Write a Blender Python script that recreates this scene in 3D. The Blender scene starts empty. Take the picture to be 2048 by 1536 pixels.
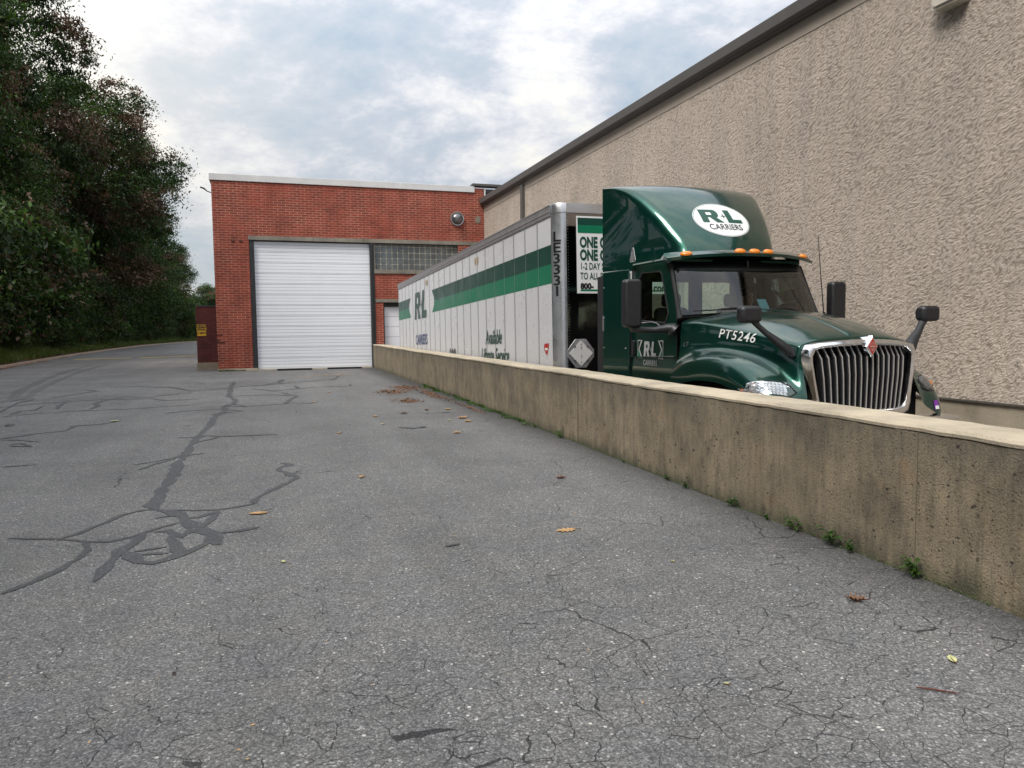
import bpy, bmesh, math, random
import numpy as np
from mathutils import Vector, Matrix
from mathutils.bvhtree import BVHTree
R_ = math.radians
scn = bpy.context.scene
col = scn.collection

# ------------------------------------------------------------------ camera
cam_d = bpy.data.cameras.new('camera'); cam = bpy.data.objects.new('camera', cam_d); col.objects.link(cam)
def _cam():
    c = Vector((1024, 768)); f = 1480.0
    fy = Vector((535 - c.x, -(663 - c.y), -f)).normalized()
    rx = Vector((5900 - c.x, -(605 - c.y), -f)); rx = (rx - fy * rx.dot(fy)).normalized()
    uz = rx.cross(fy)
    return Matrix((rx, fy, uz))
cam.matrix_world = Matrix.Translation((0, 0, 1.6)) @ _cam().to_4x4()
cam_d.sensor_width = 36; cam_d.lens = 1480 / 2048 * 36
cam_d.clip_start = 0.05; cam_d.clip_end = 3000
scn.camera = cam

# ------------------------------------------------------------------ sky and sun
SUN_EL, SUN_AZ = R_(50), R_(302)          # azimuth from +Y clockwise: light comes from the left
world = bpy.data.worlds.new('World'); scn.world = world; world.use_nodes = True
wn = world.node_tree; wn.nodes.clear()
def N(t, typ, loc=None, **kw):
    n = t.nodes.new(typ)
    for k, v in kw.items():
        if k.startswith('i_'):
            n.inputs[k[2:].replace('_', ' ')].default_value = v
        elif isinstance(v, tuple) and k == 'inp':
            pass
        else: setattr(n, k, v)
    return n
def ramp(t, stops, interp='LINEAR'):
    n = t.nodes.new('ShaderNodeValToRGB'); cr = n.color_ramp; cr.interpolation = interp
    while len(cr.elements) < len(stops): cr.elements.new(0.5)
    for e, (p, c) in zip(cr.elements, stops):
        e.position = p; e.color = (c, c, c, 1) if isinstance(c, (int, float)) else (*c, 1)
    return n
def mth(t, op, a=None, b=None, clamp=False):
    n = t.nodes.new('ShaderNodeMath'); n.operation = op; n.use_clamp = clamp
    for i, v in enumerate((a, b)):
        if v is None: continue
        if isinstance(v, (int, float)): n.inputs[i].default_value = v
        else: t.links.new(v, n.inputs[i])
    return n.outputs[0]
def vmth(t, op, a=None, b=None):
    n = t.nodes.new('ShaderNodeVectorMath'); n.operation = op
    for i, v in enumerate((a, b)):
        if v is None: continue
        if isinstance(v, (tuple, list)): n.inputs[i].default_value = v
        else: t.links.new(v, n.inputs[i])
    return n
def mixc(t, fac, a, b, blend='MIX'):
    n = t.nodes.new('ShaderNodeMix'); n.data_type = 'RGBA'; n.blend_type = blend
    for idx, v in ((0, fac), (6, a), (7, b)):
        if isinstance(v, (int, float)): n.inputs[idx].default_value = v
        elif isinstance(v, (tuple, list)): n.inputs[idx].default_value = (*v, 1)
        else: t.links.new(v, n.inputs[idx])
    return n.outputs[2]
def noise(t, vec, scale, detail=4, rough=.5, dist=0):
    n = t.nodes.new('ShaderNodeTexNoise'); n.inputs['Scale'].default_value = scale
    n.inputs['Detail'].default_value = detail; n.inputs['Roughness'].default_value = rough
    n.inputs['Distortion'].default_value = dist
    if vec is not None: t.links.new(vec, n.inputs['Vector'])
    return n.outputs[0]
def make_world():
    t = wn; L = t.links.new
    tc = t.nodes.new('ShaderNodeTexCoord')
    d = vmth(t, 'NORMALIZE', tc.outputs['Generated']).outputs[0]
    sx = t.nodes.new('ShaderNodeSeparateXYZ'); L(d, sx.inputs[0])
    den = mth(t, 'ADD', mth(t, 'MAXIMUM', sx.outputs[2], 0.0), 0.32)
    cb = t.nodes.new('ShaderNodeCombineXYZ')
    L(mth(t, 'DIVIDE', sx.outputs[0], den), cb.inputs[0]); L(mth(t, 'DIVIDE', sx.outputs[1], den), cb.inputs[1])
    cb.inputs[2].default_value = 3.7
    n1 = noise(t, cb.outputs[0], 2.7, 12, .64, .15)
    n2 = noise(t, cb.outputs[0], 0.95, 4, .5, .2)
    v = mth(t, 'ADD', mth(t, 'MULTIPLY', n1, .72), mth(t, 'MULTIPLY', n2, .40)); v = mth(t, 'SUBTRACT', mth(t, 'MULTIPLY', v, 2.15), .665)
    # sunlit bank of cloud low over the red building, and another further right and higher
    gl = Vector((-0.27, 1, 0.235)).normalized(); g2 = Vector((0.08, 1, 0.36)).normalized()
    dt = vmth(t, 'DOT_PRODUCT', d, tuple(gl)).outputs['Value']
    dt2 = vmth(t, 'DOT_PRODUCT', d, tuple(g2)).outputs['Value']
    b1 = mth(t, 'POWER', mth(t, 'MAXIMUM', dt, 0), 30.0)
    b2 = mth(t, 'POWER', mth(t, 'MAXIMUM', dt2, 0), 120.0)
    low = mth(t, 'POWER', mth(t, 'SUBTRACT', 1.0, mth(t, 'ABSOLUTE', sx.outputs[2])), 5.0)
    v = mth(t, 'ADD', v, mth(t, 'MULTIPLY', b1, .20)); v = mth(t, 'ADD', v, mth(t, 'MULTIPLY', b2, -.05))
    v = mth(t, 'ADD', v, mth(t, 'MULTIPLY', low, .02))
    cr = ramp(t, [(.34, (.40, .50, .60)), (.46, (.49, .56, .64)), (.54, (.55, .60, .67)), (.61, (.67, .69, .74)), (.70, (.82, .825, .83)), (.80, (.97, .94, .87))])
    L(v, cr.inputs[0])
    warm = mixc(t, mth(t, 'MULTIPLY', b1, .45), cr.outputs[0], (1.04, .98, .85))
    sky = t.nodes.new('ShaderNodeTexSky'); sky.sky_type = 'NISHITA'; sky.sun_disc = False
    sky.sun_elevation = SUN_EL; sky.sun_rotation = SUN_AZ
    # thick bright overcast: the cloud sheet is brighter towards the veiled sun overhead
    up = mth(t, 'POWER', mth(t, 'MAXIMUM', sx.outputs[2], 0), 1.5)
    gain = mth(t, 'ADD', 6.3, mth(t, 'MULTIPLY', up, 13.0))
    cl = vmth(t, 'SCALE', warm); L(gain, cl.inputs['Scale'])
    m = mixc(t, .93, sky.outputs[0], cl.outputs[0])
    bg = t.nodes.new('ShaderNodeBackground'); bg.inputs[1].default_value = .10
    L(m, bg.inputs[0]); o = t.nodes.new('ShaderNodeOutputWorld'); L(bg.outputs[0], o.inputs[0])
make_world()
sd = bpy.data.lights.new('sun', 'SUN'); sun = bpy.data.objects.new('sun', sd); col.objects.link(sun)
sd.energy = 2.5; sd.angle = R_(24); sd.color = (1, .95, .88)
sv = Vector((math.sin(SUN_AZ) * math.cos(SUN_EL), math.cos(SUN_AZ) * math.cos(SUN_EL), math.sin(SUN_EL)))
sv = Vector((sv.x, -abs(sv.y), sv.z))
sun.rotation_euler = sv.to_track_quat('Z', 'Y').to_euler(); sun.location = (0, 0, 30)
scn.view_settings.view_transform = 'Standard'; scn.view_settings.look = 'None'
scn.view_settings.exposure = 0.48; scn.view_settings.gamma = 1
scn.cycles.max_bounces = 8; scn.cycles.transparent_max_bounces = 12

# ------------------------------------------------------------------ materials
def mat(name, c=(.5, .5, .5), rough=.6, metal=0, coat=0, var=0, vscale=4, bump=0, bscale=30, spec=.5, emis=0):
    m = bpy.data.materials.new(name); m.use_nodes = True; t = m.node_tree
    b = t.nodes['Principled BSDF']; b.inputs['Base Color'].default_value = (*c, 1)
    b.inputs['Roughness'].default_value = rough; b.inputs['Metallic'].default_value = metal
    b.inputs['Specular IOR Level'].default_value = spec
    if coat: b.inputs['Coat Weight'].default_value = coat; b.inputs['Coat Roughness'].default_value = .06
    tc = t.nodes.new('ShaderNodeTexCoord')
    if var:
        n = noise(t, tc.outputs['Object'], vscale, 6, .65)
        r = ramp(t, [(.3, tuple(x * (1 - var) for x in c)), (.7, tuple(min(1, x * (1 + var)) for x in c))])
        t.links.new(n, r.inputs[0]); t.links.new(r.outputs[0], b.inputs['Base Color'])
        rr = ramp(t, [(.3, max(0, rough - .08)), (.7, min(1, rough + .12))]); t.links.new(n, rr.inputs[0]); t.links.new(rr.outputs[0], b.inputs['Roughness'])
    if bump:
        n = noise(t, tc.outputs['Object'], bscale, 5, .6)
        bp = t.nodes.new('ShaderNodeBump'); bp.inputs['Strength'].default_value = bump; bp.inputs['Distance'].default_value = .01
        t.links.new(n, bp.inputs['Height']); t.links.new(bp.outputs[0], b.inputs['Normal'])
    return m
def nodes_of(m): return m.node_tree, m.node_tree.nodes['Principled BSDF'], m.node_tree.links.new
def setbump(t, b, h, strength, dist):
    bp = t.nodes.new('ShaderNodeBump'); bp.inputs['Strength'].default_value = strength; bp.inputs['Distance'].default_value = dist
    t.links.new(h, bp.inputs['Height']); t.links.new(bp.outputs[0], b.inputs['Normal'])
def mapping(t, vec, sc=(1, 1, 1), rot=(0, 0, 0)):
    n = t.nodes.new('ShaderNodeMapping'); n.inputs['Scale'].default_value = sc; n.inputs['Rotation'].default_value = rot
    t.links.new(vec, n.inputs['Vector']); return n.outputs[0]

def asphalt_mat(name='asphalt', base=.165, tint=(1.02, 1.0, .97), sealant=False):
    m = mat(name, rough=.85); t, b, L = nodes_of(m)
    geo = t.nodes.new('ShaderNodeNewGeometry'); P = geo.outputs['Position']
    def vor(scale, feat='F1', rnd=1, vec=None):
        v = t.nodes.new('ShaderNodeTexVoronoi'); v.feature = feat; v.inputs['Scale'].default_value = scale; v.inputs['Randomness'].default_value = rnd
        L(vec if vec is not None else P, v.inputs['Vector']); return v
    v1 = vor(95); v2 = vor(42); v3 = vor(210)
    s1 = t.nodes.new('ShaderNodeSeparateColor'); L(v1.outputs['Color'], s1.inputs[0])
    s2 = t.nodes.new('ShaderNodeSeparateColor'); L(v2.outputs['Color'], s2.inputs[0])
    s3 = t.nodes.new('ShaderNodeSeparateColor'); L(v3.outputs['Color'], s3.inputs[0])
    r1 = ramp(t, [(0, base * .35), (.35, base * .72), (.7, base * 1.2), (.94, base * 1.75), (.975, base * 2.8), (1, base * 3.6)]); L(s1.outputs[0], r1.inputs[0])
    r3 = ramp(t, [(0, base * .5), (.6, base * 1.05), (1, base * 1.9)]); L(s3.outputs[1], r3.inputs[0])
    c = mixc(t, .5, r1.outputs[0], r3.outputs[0])
    # sparse larger pale stones
    st = mth(t, 'MULTIPLY', mth(t, 'GREATER_THAN', s2.outputs[0], .975), mth(t, 'LESS_THAN', v2.outputs['Distance'], .33))
    c = mixc(t, mth(t, 'MULTIPLY', st, .75), c, (base * 4.2, base * 4.1, base * 3.9))
    dk = mth(t, 'MULTIPLY', mth(t, 'GREATER_THAN', v1.outputs['Distance'], .62), .55)
    c = mixc(t, dk, c, (base * .28, base * .28, base * .3))
    # broad staining
    n = noise(t, P, .35, 6, .6); rn = ramp(t, [(.3, .78), (.5, 1.0), (.7, 1.14)]); L(n, rn.inputs[0])
    c = mixc(t, 1, c, rn.outputs[0], 'MULTIPLY')
    n = noise(t, P, 2.3, 5, .6); rn = ramp(t, [(.35, (.93, .93, .95)), (.65, (1.05, 1.04, 1.0))]); L(n, rn.inputs[0])
    c = mixc(t, 1, c, rn.outputs[0], 'MULTIPLY')
    c = mixc(t, 1, c, tint, 'MULTIPLY')
    n = noise(t, mapping(t, P, (1.1, .10, 1), (0, 0, .08)), 1.3, 4, .55); rn = ramp(t, [(.35, .92), (.65, 1.07)]); L(n, rn.inputs[0]); c = mixc(t, 1, c, rn.outputs[0], 'MULTIPLY')
    hgt = mth(t, 'SUBTRACT', 1.0, v1.outputs['Distance'])
    if not sealant:
        # paving darkens towards the low wall, with a noisy edge
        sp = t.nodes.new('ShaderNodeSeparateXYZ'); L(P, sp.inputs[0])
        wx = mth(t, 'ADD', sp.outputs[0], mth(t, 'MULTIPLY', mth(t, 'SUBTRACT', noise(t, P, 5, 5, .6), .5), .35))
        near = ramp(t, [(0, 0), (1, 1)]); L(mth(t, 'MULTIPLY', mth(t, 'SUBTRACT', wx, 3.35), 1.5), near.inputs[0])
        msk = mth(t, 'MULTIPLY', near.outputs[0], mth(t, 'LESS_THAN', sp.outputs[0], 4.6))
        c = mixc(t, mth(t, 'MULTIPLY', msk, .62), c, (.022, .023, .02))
        # alligator cracks in the tired paving near the viewer, hairlines elsewhere
        warp = vmth(t, 'SCALE', None); nz = t.nodes.new('ShaderNodeTexNoise'); nz.inputs['Scale'].default_value = 5; nz.inputs['Detail'].default_value = 6
        L(P, nz.inputs['Vector']); L(nz.outputs['Color'], warp.inputs[0]); warp.inputs['Scale'].default_value = .17
        wp = vmth(t, 'ADD', P, warp.outputs[0]).outputs[0]
        flat = mapping(t, wp, (1.0, 1.35, 0.0))
        e1 = vor(5.6, 'DISTANCE_TO_EDGE', 1, flat); e2 = vor(1.15, 'DISTANCE_TO_EDGE', 1, flat)
        wd = noise(t, P, 1.7, 6, .7)
        k = ramp(t, [(.30, .0), (.48, .016), (.66, .040)]); L(wd, k.inputs[0])
        zone = ramp(t, [(.0, 1), (.35, .8), (.75, .22), (1, 0)]); L(mth(t, 'MULTIPLY', mth(t, 'SUBTRACT', sp.outputs[1], 1.2), .2), zone.inputs[0])
        c1 = mth(t, 'LESS_THAN', e1.outputs['Distance'], mth(t, 'MULTIPLY', k.outputs[0], mth(t, 'MULTIPLY', zone.outputs[0], .62)))
        k2 = ramp(t, [(.50, 0), (.72, .009)]); L(noise(t, P, .9, 3, .5), k2.inputs[0])
        c2 = mth(t, 'LESS_THAN', e2.outputs['Distance'], k2.outputs[0])
        cm = mth(t, 'MAXIMUM', c1, c2)
        c = mixc(t, mth(t, 'MULTIPLY', cm, .80), c, (.012, .012, .013))
        hgt = mth(t, 'SUBTRACT', hgt, mth(t, 'MULTIPLY', cm, 1.2))
    L(c, b.inputs['Base Color'])
    setbump(t, b, hgt, .55 if not sealant else .25, .006)
    b.inputs['Specular IOR Level'].default_value = .35 if not sealant else .45
    b.inputs['Roughness'].default_value = .82 if not sealant else .62
    return m

def wallpos(t, L):
    """object-space coordinates unrolled on the wall: (horizontal run, height)"""
    tc = t.nodes.new('ShaderNodeTexCoord'); g = t.nodes.new('ShaderNodeNewGeometry')
    s = t.nodes.new('ShaderNodeSeparateXYZ'); L(tc.outputs['Object'], s.inputs[0])
    nn = t.nodes.new('ShaderNodeSeparateXYZ'); L(g.outputs['True Normal'], nn.inputs[0])
    f = mth(t, 'GREATER_THAN', mth(t, 'ABSOLUTE', nn.outputs[0]), .6)
    mx = t.nodes.new('ShaderNodeMix'); mx.data_type = 'FLOAT'
    L(f, mx.inputs[0]); L(s.outputs[0], mx.inputs[2]); L(s.outputs[1], mx.inputs[3])
    c = t.nodes.new('ShaderNodeCombineXYZ'); L(mx.outputs[0], c.inputs[0]); L(s.outputs[2], c.inputs[1])
    return c.outputs[0], tc.outputs['Object']

def brick_mat(name, c1=(.285, .052, .029), c2=(.19, .036, .023), mort=(.43, .225, .16), worn=True):
    m = mat(name, rough=.9); t, b, L = nodes_of(m)
    w, P = wallpos(t, L)
    br = t.nodes.new('ShaderNodeTexBrick'); br.offset = .5
    br.inputs['Color1'].default_value = (*c1, 1); br.inputs['Color2'].default_value = (*c2, 1); br.inputs['Mortar'].default_value = (*mort, 1)
    br.inputs['Scale'].default_value = 1; br.inputs['Brick Width'].default_value = .31; br.inputs['Row Height'].default_value = .0975
    br.inputs['Mortar Size'].default_value = .0125; br.inputs['Mortar Smooth'].default_value = .25; br.inputs['Bias'].default_value = -.1
    jit = vmth(t, 'SCALE'); nz = t.nodes.new('ShaderNodeTexNoise'); nz.inputs['Scale'].default_value = 3; L(P, nz.inputs['Vector']); L(nz.outputs['Color'], jit.inputs[0]); jit.inputs['Scale'].default_value = .012
    L(vmth(t, 'ADD', w, jit.outputs[0]).outputs[0], br.inputs['Vector'])
    c = br.outputs['Color']
    # the pointing has darkened with soot in broad patches
    n = noise(t, P, .55, 5, .6); r = ramp(t, [(.36, .30), (.60, 1)]); L(n, r.inputs[0])
    dirty = mixc(t, mth(t, 'MULTIPLY', br.outputs['Fac'], mth(t, 'SUBTRACT', 1.0, r.outputs[0])), c, tuple(x * .9 for x in c1))
    n2 = noise(t, P, 1.4, 6, .65); r2 = ramp(t, [(.28, .70), (.5, 1.0), (.75, 1.22)]); L(n2, r2.inputs[0])
    o = mixc(t, 1, dirty, r2.outputs[0], 'MULTIPLY')
    n3 = noise(t, mapping(t, P, (3, 3, .25)), 1.2, 4, .6); r3 = ramp(t, [(.3, .82), (.6, 1.05)]); L(n3, r3.inputs[0])
    o = mixc(t, 1, o, r3.outputs[0], 'MULTIPLY')
    L(o, b.inputs['Base Color']); setbump(t, b, mth(t, 'SUBTRACT', noise(t, P, 60, 3, .6), mth(t, 'MULTIPLY', br.outputs['Fac'], 1.5)), .5, .008)
    return m

def stucco_mat():
    m = mat('stucco', rough=.92); t, b, L = nodes_of(m)
    tc = t.nodes.new('ShaderNodeTexCoord'); P = tc.outputs['Object']
    w = vmth(t, 'SCALE'); nz = t.nodes.new('ShaderNodeTexNoise'); nz.inputs['Scale'].default_value = 1.1; nz.inputs['Detail'].default_value = 3
    L(P, nz.inputs['Vector']); L(nz.outputs['Color'], w.inputs[0]); w.inputs['Scale'].default_value = .35
    q = vmth(t, 'ADD', P, w.outputs[0]).outputs[0]
    q = mapping(t, mapping(t, q, (1, 1, 1), (R_(28), 0, 0)), (1, .55, 1.35))
    a = noise(t, q, 30, 4, .62, .25)
    a2 = noise(t, q, 75, 3, .65, .2)
    v = t.nodes.new('ShaderNodeTexVoronoi'); v.feature = 'SMOOTH_F1'; v.inputs['Scale'].default_value = 24; L(q, v.inputs['Vector'])
    h = mth(t, 'ADD', mth(t, 'MULTIPLY', a, 1.0), mth(t, 'MULTIPLY', a2, .35)); h = mth(t, 'SUBTRACT', h, mth(t, 'MULTIPLY', v.outputs['Distance'], .45))
    cr = ramp(t, [(.24, (.30, .245, .20)), (.37, (.475, .40, .335)), (.62, (.555, .475, .405))]); L(mth(t, 'ADD', h, -.10), cr.inputs[0])  # groove shade painted into the base colour, following the relief height
    n = noise(t, P, .5, 6, .6); r = ramp(t, [(.3, .86), (.7, 1.08)]); L(n, r.inputs[0])
    c = mixc(t, 1, cr.outputs[0], r.outputs[0], 'MULTIPLY')
    n2 = noise(t, mapping(t, P, (1, 2.5, .22)), 1.3, 5, .6); r2 = ramp(t, [(.32, (.90, .905, .91)), (.6, (1.02, 1.02, 1))]); L(n2, r2.inputs[0])
    c = mixc(t, 1, c, r2.outputs[0], 'MULTIPLY')
    # grey bloom below the wall light
    s = t.nodes.new('ShaderNodeSeparateXYZ'); L(P, s.inputs[0])
    dy = mth(t, 'MULTIPLY', mth(t, 'SUBTRACT', s.outputs[1], 8.0), 2.6); dz = mth(t, 'MULTIPLY', mth(t, 'SUBTRACT', s.outputs[2], 5.45), 1.25)
    d2 = mth(t, 'ADD', mth(t, 'MULTIPLY', dy, dy), mth(t, 'MULTIPLY', dz, dz))
    g = mth(t, 'MULTIPLY', mth(t, 'SUBTRACT', 1.0, d2, True), .42)
    c = mixc(t, g, c, (.20, .18, .145))
    L(c, b.inputs['Base Color']); setbump(t, b, h, 1.0, .034)
    return m

def concrete_mat(name, c=(.25, .2, .135), holes=True, streak=True, top=False):
    m = mat(name, rough=.88); t, b, L = nodes_of(m)
    tc = t.nodes.new('ShaderNodeTexCoord'); P = tc.outputs['Object']
    n = noise(t, P, 1.6, 7, .65); r = ramp(t, [(.28, tuple(x * .62 for x in c)), (.5, c), (.72, tuple(x * 1.3 for x in c))]); L(n, r.inputs[0]); o = r.outputs[0]
    if streak:
        n2 = noise(t, mapping(t, P, (1, 1.0, .10)), 16, 8, .75); r2 = ramp(t, [(.32, (.45, .46, .47)), (.5, (.95, .95, .95)), (.7, (1.18, 1.15, 1.08))]); L(n2, r2.inputs[0])
        o = mixc(t, .6, o, r2.outputs[0], 'MULTIPLY')
        s = t.nodes.new('ShaderNodeSeparateXYZ'); L(P, s.inputs[0])
        # green-black growth creeping down from the coping and up from the paving
        zt = mth(t, 'ADD', s.outputs[2], mth(t, 'MULTIPLY', noise(t, mapping(t, P, (1, 1, .3)), 4, 6, .7), .5))
        r3 = ramp(t, [(0, .0), (1, 1)]); L(mth(t, 'MULTIPLY', mth(t, 'SUBTRACT', zt, .86), 2.6), r3.inputs[0])
        o = mixc(t, mth(t, 'MULTIPLY', r3.outputs[0], .55), o, (.085, .08, .065))
        r4 = ramp(t, [(0, 1), (1, 0)]); L(mth(t, 'MULTIPLY', mth(t, 'SUBTRACT', zt, .24), 6.5), r4.inputs[0])
        o = mixc(t, mth(t, 'MULTIPLY', r4.outputs[0], .75), o, (.06, .066, .035))
        rn = noise(t, P, 2.2, 4, .6); rr = ramp(t, [(.60, 0), (.72, 1)]); L(rn, rr.inputs[0])
        o = mixc(t, mth(t, 'MULTIPLY', rr.outputs[0], .28), o, (.26, .13, .05))
    h = noise(t, P, 70, 4, .6)
    if holes:
        for sc, th, rad in ((9, .45, .17), (21, .5, .26), (48, .55, .34), (90, .55, .36)):
            v = t.nodes.new('ShaderNodeTexVoronoi'); v.inputs['Scale'].default_value = sc
            wz = vmth(t, 'SCALE'); nz = t.nodes.new('ShaderNodeTexNoise'); nz.inputs['Scale'].default_value = 30; L(P, nz.inputs['Vector']); L(nz.outputs['Color'], wz.inputs[0]); wz.inputs['Scale'].default_value = .035
            L(mapping(t, vmth(t, 'ADD', P, wz.outputs[0]).outputs[0], (1, .9, 1.5)), v.inputs['Vector'])
            sc_ = t.nodes.new('ShaderNodeSeparateColor'); L(v.outputs['Color'], sc_.inputs[0])
            hm = mth(t, 'MULTIPLY', mth(t, 'GREATER_THAN', sc_.outputs[0], th), mth(t, 'LESS_THAN', v.outputs['Distance'], mth(t, 'MULTIPLY', sc_.outputs[1], rad)))
            o = mixc(t, mth(t, 'MULTIPLY', hm, .8), o, (.025, .022, .018)); h = mth(t, 'SUBTRACT', h, mth(t, 'MULTIPLY', hm, 2.5))
        gz = noise(t, P, 110, 3, .7); gr = ramp(t, [(.35, .72), (.6, 1.12)]); L(gz, gr.inputs[0]); o = mixc(t, .8, o, gr.outputs[0], 'MULTIPLY')
    if streak:
        mz = noise(t, mapping(t, P, (1, 1, .5)), 6, 8, .75); mr = ramp(t, [(.36, (.62, .62, .62)), (.5, (1, 1, 1)), (.66, (1.22, 1.18, 1.08))]); L(mz, mr.inputs[0]); o = mixc(t, .8, o, mr.outputs[0], 'MULTIPLY')
    L(o, b.inputs['Base Color']); setbump(t, b, h, .8, .012)
    return m

def glass_mat(name, tint=(.75, .85, .8), refl=1.0):
    m = bpy.data.materials.new(name); m.use_nodes = True; t = m.node_tree; t.nodes.clear(); L = t.links.new
    tr = t.nodes.new('ShaderNodeBsdfTransparent'); tr.inputs[0].default_value = (*tint, 1)
    gl = t.nodes.new('ShaderNodeBsdfGlossy'); gl.inputs['Roughness'].default_value = .02
    fr = t.nodes.new('ShaderNodeFresnel'); fr.inputs[0].default_value = 1.52
    mx = t.nodes.new('ShaderNodeMixShader'); L(mth(t, 'MULTIPLY', fr.outputs[0], refl, True), mx.inputs[0]); L(tr.outputs[0], mx.inputs[1]); L(gl.outputs[0], mx.inputs[2])
    o = t.nodes.new('ShaderNodeOutputMaterial'); L(mx.outputs[0], o.inputs[0]); return m

def leaf_mat(name, c, c2, trans=.25):
    m = bpy.data.materials.new(name); m.use_nodes = True; t = m.node_tree; t.nodes.clear(); L = t.links.new
    g = t.nodes.new('ShaderNodeNewGeometry'); oi = t.nodes.new('ShaderNodeObjectInfo')
    n = noise(t, g.outputs['Position'], .55, 4, .6)
    r = ramp(t, [(.36, tuple(x * .75 for x in c)), (.62, c2)]); L(n, r.inputs[0])
    rr = ramp(t, [(0, .78), (1, 1.22)]); L(g.outputs['Random Per Island'], rr.inputs[0])
    o = mixc(t, 1, r.outputs[0], rr.outputs[0], 'MULTIPLY')
    d = t.nodes.new('ShaderNodeBsdfDiffuse'); tl = t.nodes.new('ShaderNodeBsdfTranslucent'); L(o, d.inputs[0])
    L(mixc(t, 1, o, (1.1, 1.2, .6), 'MULTIPLY'), tl.inputs[0])
    gl = t.nodes.new('ShaderNodeBsdfGlossy'); gl.inputs['Roughness'].default_value = .45; gl.inputs[0].default_value = (.6, .6, .6, 1)
    mx = t.nodes.new('ShaderNodeMixShader'); mx.inputs[0].default_value = trans; L(d.outputs[0], mx.inputs[1]); L(tl.outputs[0], mx.inputs[2])
    m2 = t.nodes.new('ShaderNodeMixShader'); m2.inputs[0].default_value = .04; L(mx.outputs[0], m2.inputs[1]); L(gl.outputs[0], m2.inputs[2])
    u = t.nodes.new('ShaderNodeOutputMaterial'); L(m2.outputs[0], u.inputs[0]); return m

MT = {}
def M_(k, *a, **kw):
    MT[k] = mat(k, *a, **kw); return MT[k]
MT['asphalt'] = asphalt_mat(); MT['sealant'] = asphalt_mat('sealant', .060, (1, 1, 1.04), True)
MT['ramp'] = asphalt_mat('dock_concrete', .2, (1, .96, .88), True)
MT['brick'] = brick_mat('brick'); MT['brick_dark'] = brick_mat('brick_dark', (.13, .03, .026), (.085, .022, .02), (.045, .025, .022))
MT['stucco'] = stucco_mat(); MT['wallconc'] = concrete_mat('wall_concrete', (.262, .215, .148))
MT['walltop'] = concrete_mat('wall_top_concrete', (.47, .40, .295), holes=False, streak=False)
MT['found'] = concrete_mat('foundation_concrete', (.30, .255, .19), holes=False, streak=False)
MT['lintel'] = concrete_mat('lintel_stone', (.22, .20, .165), holes=False, streak=False)
M_('coping', (.62, .61, .60), .5, var=.08, vscale=2); M_('doorwhite', (.86, .88, .93), .45, var=.025, vscale=1.2)
M_('darkframe', (.022, .024, .026), .5, var=.3); M_('blackrubber', (.012, .012, .013), .75, var=.3, bump=.3)
M_('gutter', (.085, .078, .072), .55, var=.12, vscale=3); M_('siding', (.05, .052, .055), .6, var=.1)
M_('beigemetal', (.52, .47, .39), .5, var=.06); M_('galv', (.42, .43, .44), .35, .85, var=.12, vscale=14)
M_('dome', (.20, .20, .205), .3, .8, var=.2, vscale=8); M_('chrome', (.80, .80, .81), .15, 1, var=.04, vscale=10); M_('steel', (.60, .60, .61), .30, .9, var=.03, vscale=3)
M_('bar_metal', (.80, .80, .80), .38, .85)
M_('alu', (.50, .50, .51), .42, .75, var=.12, vscale=5); M_('rail', (.34, .33, .335), .45, .6, var=.15, vscale=4)
M_('trailerwhite', (.60, .60, .61), .30, .0, var=.05, vscale=.9, bump=.35, bscale=1.6, spec=.6)
M_('seam', (.42, .42, .43), .45, .3, var=.08); M_('rivet', (.16, .16, .17), .5, .5)
M_('stripe_dark', (.004, .050, .034), .35, var=.10, vscale=1.5, spec=.3); M_('stripe_green', (.003, .155, .075), .35, var=.06, vscale=1.5, spec=.3)
M_('dgreen', (.005, .06, .04), .4); M_('noseblack', (.30, .29, .29), .07, 1, var=.1, vscale=2)
M_('black', (.008, .008, .009), .4); M_('plasticblack', (.014, .014, .016), .42, var=.25, vscale=20, bump=.08, bscale=220)
M_('interior', (.02, .021, .022), .8); M_('seatfab', (.035, .036, .04), .9, bump=.3)
M_('white', (.78, .78, .77), .4); M_('decalwhite', (.74, .75, .74), .35); M_('silvertxt', (.5, .51, .51), .35, .3)
M_('amber', (.75, .21, .01), .2, coat=.5); M_('amberdark', (.6, .13, .01), .2)
M_('red', (.45, .02, .015), .3, coat=.4); M_('yellow', (.62, .36, .02), .5, var=.1); M_('purple', (.18, .03, .30), .4)
M_('roadyellow', (.62, .46, .06), .8, var=.25, vscale=6); M_('roadwhite', (.42, .42, .42), .8, var=.25, vscale=8); M_('oldpaint', (.36, .25, .12), .85, var=.3, vscale=12)
M_('tyre', (.014, .014, .014), .8, bump=.3, bscale=60); M_('rim', (.6, .6, .6), .3, .8)
M_('kerb', (.30, .22, .16), .9, var=.25, vscale=2, bump=.3); M_('soil', (.045, .033, .018), .95, var=.4, vscale=1.5, bump=.5, bscale=8)
M_('bark', (.05, .04, .03), .95, var=.35, vscale=3, bump=.8, bscale=12)
M_('skin', (.32, .17, .11), .55); M_('shirt', (.03, .04, .05), .9); M_('hair', (.015, .012, .01), .8); M_('bluepaper', (.22, .5, .6), .6)
M_('blockjoint', (.50, .46, .36), .8); M_('glassblock', (.10, .115, .12), .12, coat=.4, var=.45, vscale=2.4); M_('reflector', (.75, .76, .78), .12, .7); M_('joint', (.05, .045, .04), .9); M_('joint_faint', (.12, .10, .07), .9)
M_('twig', (.12, .035, .02), .8)
MT['glass'] = glass_mat('windscreen_glass', (.78, .88, .82), 1.7); MT['lens'] = glass_mat('lamp_lens', (.9, .92, .92), 1.6)
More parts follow.
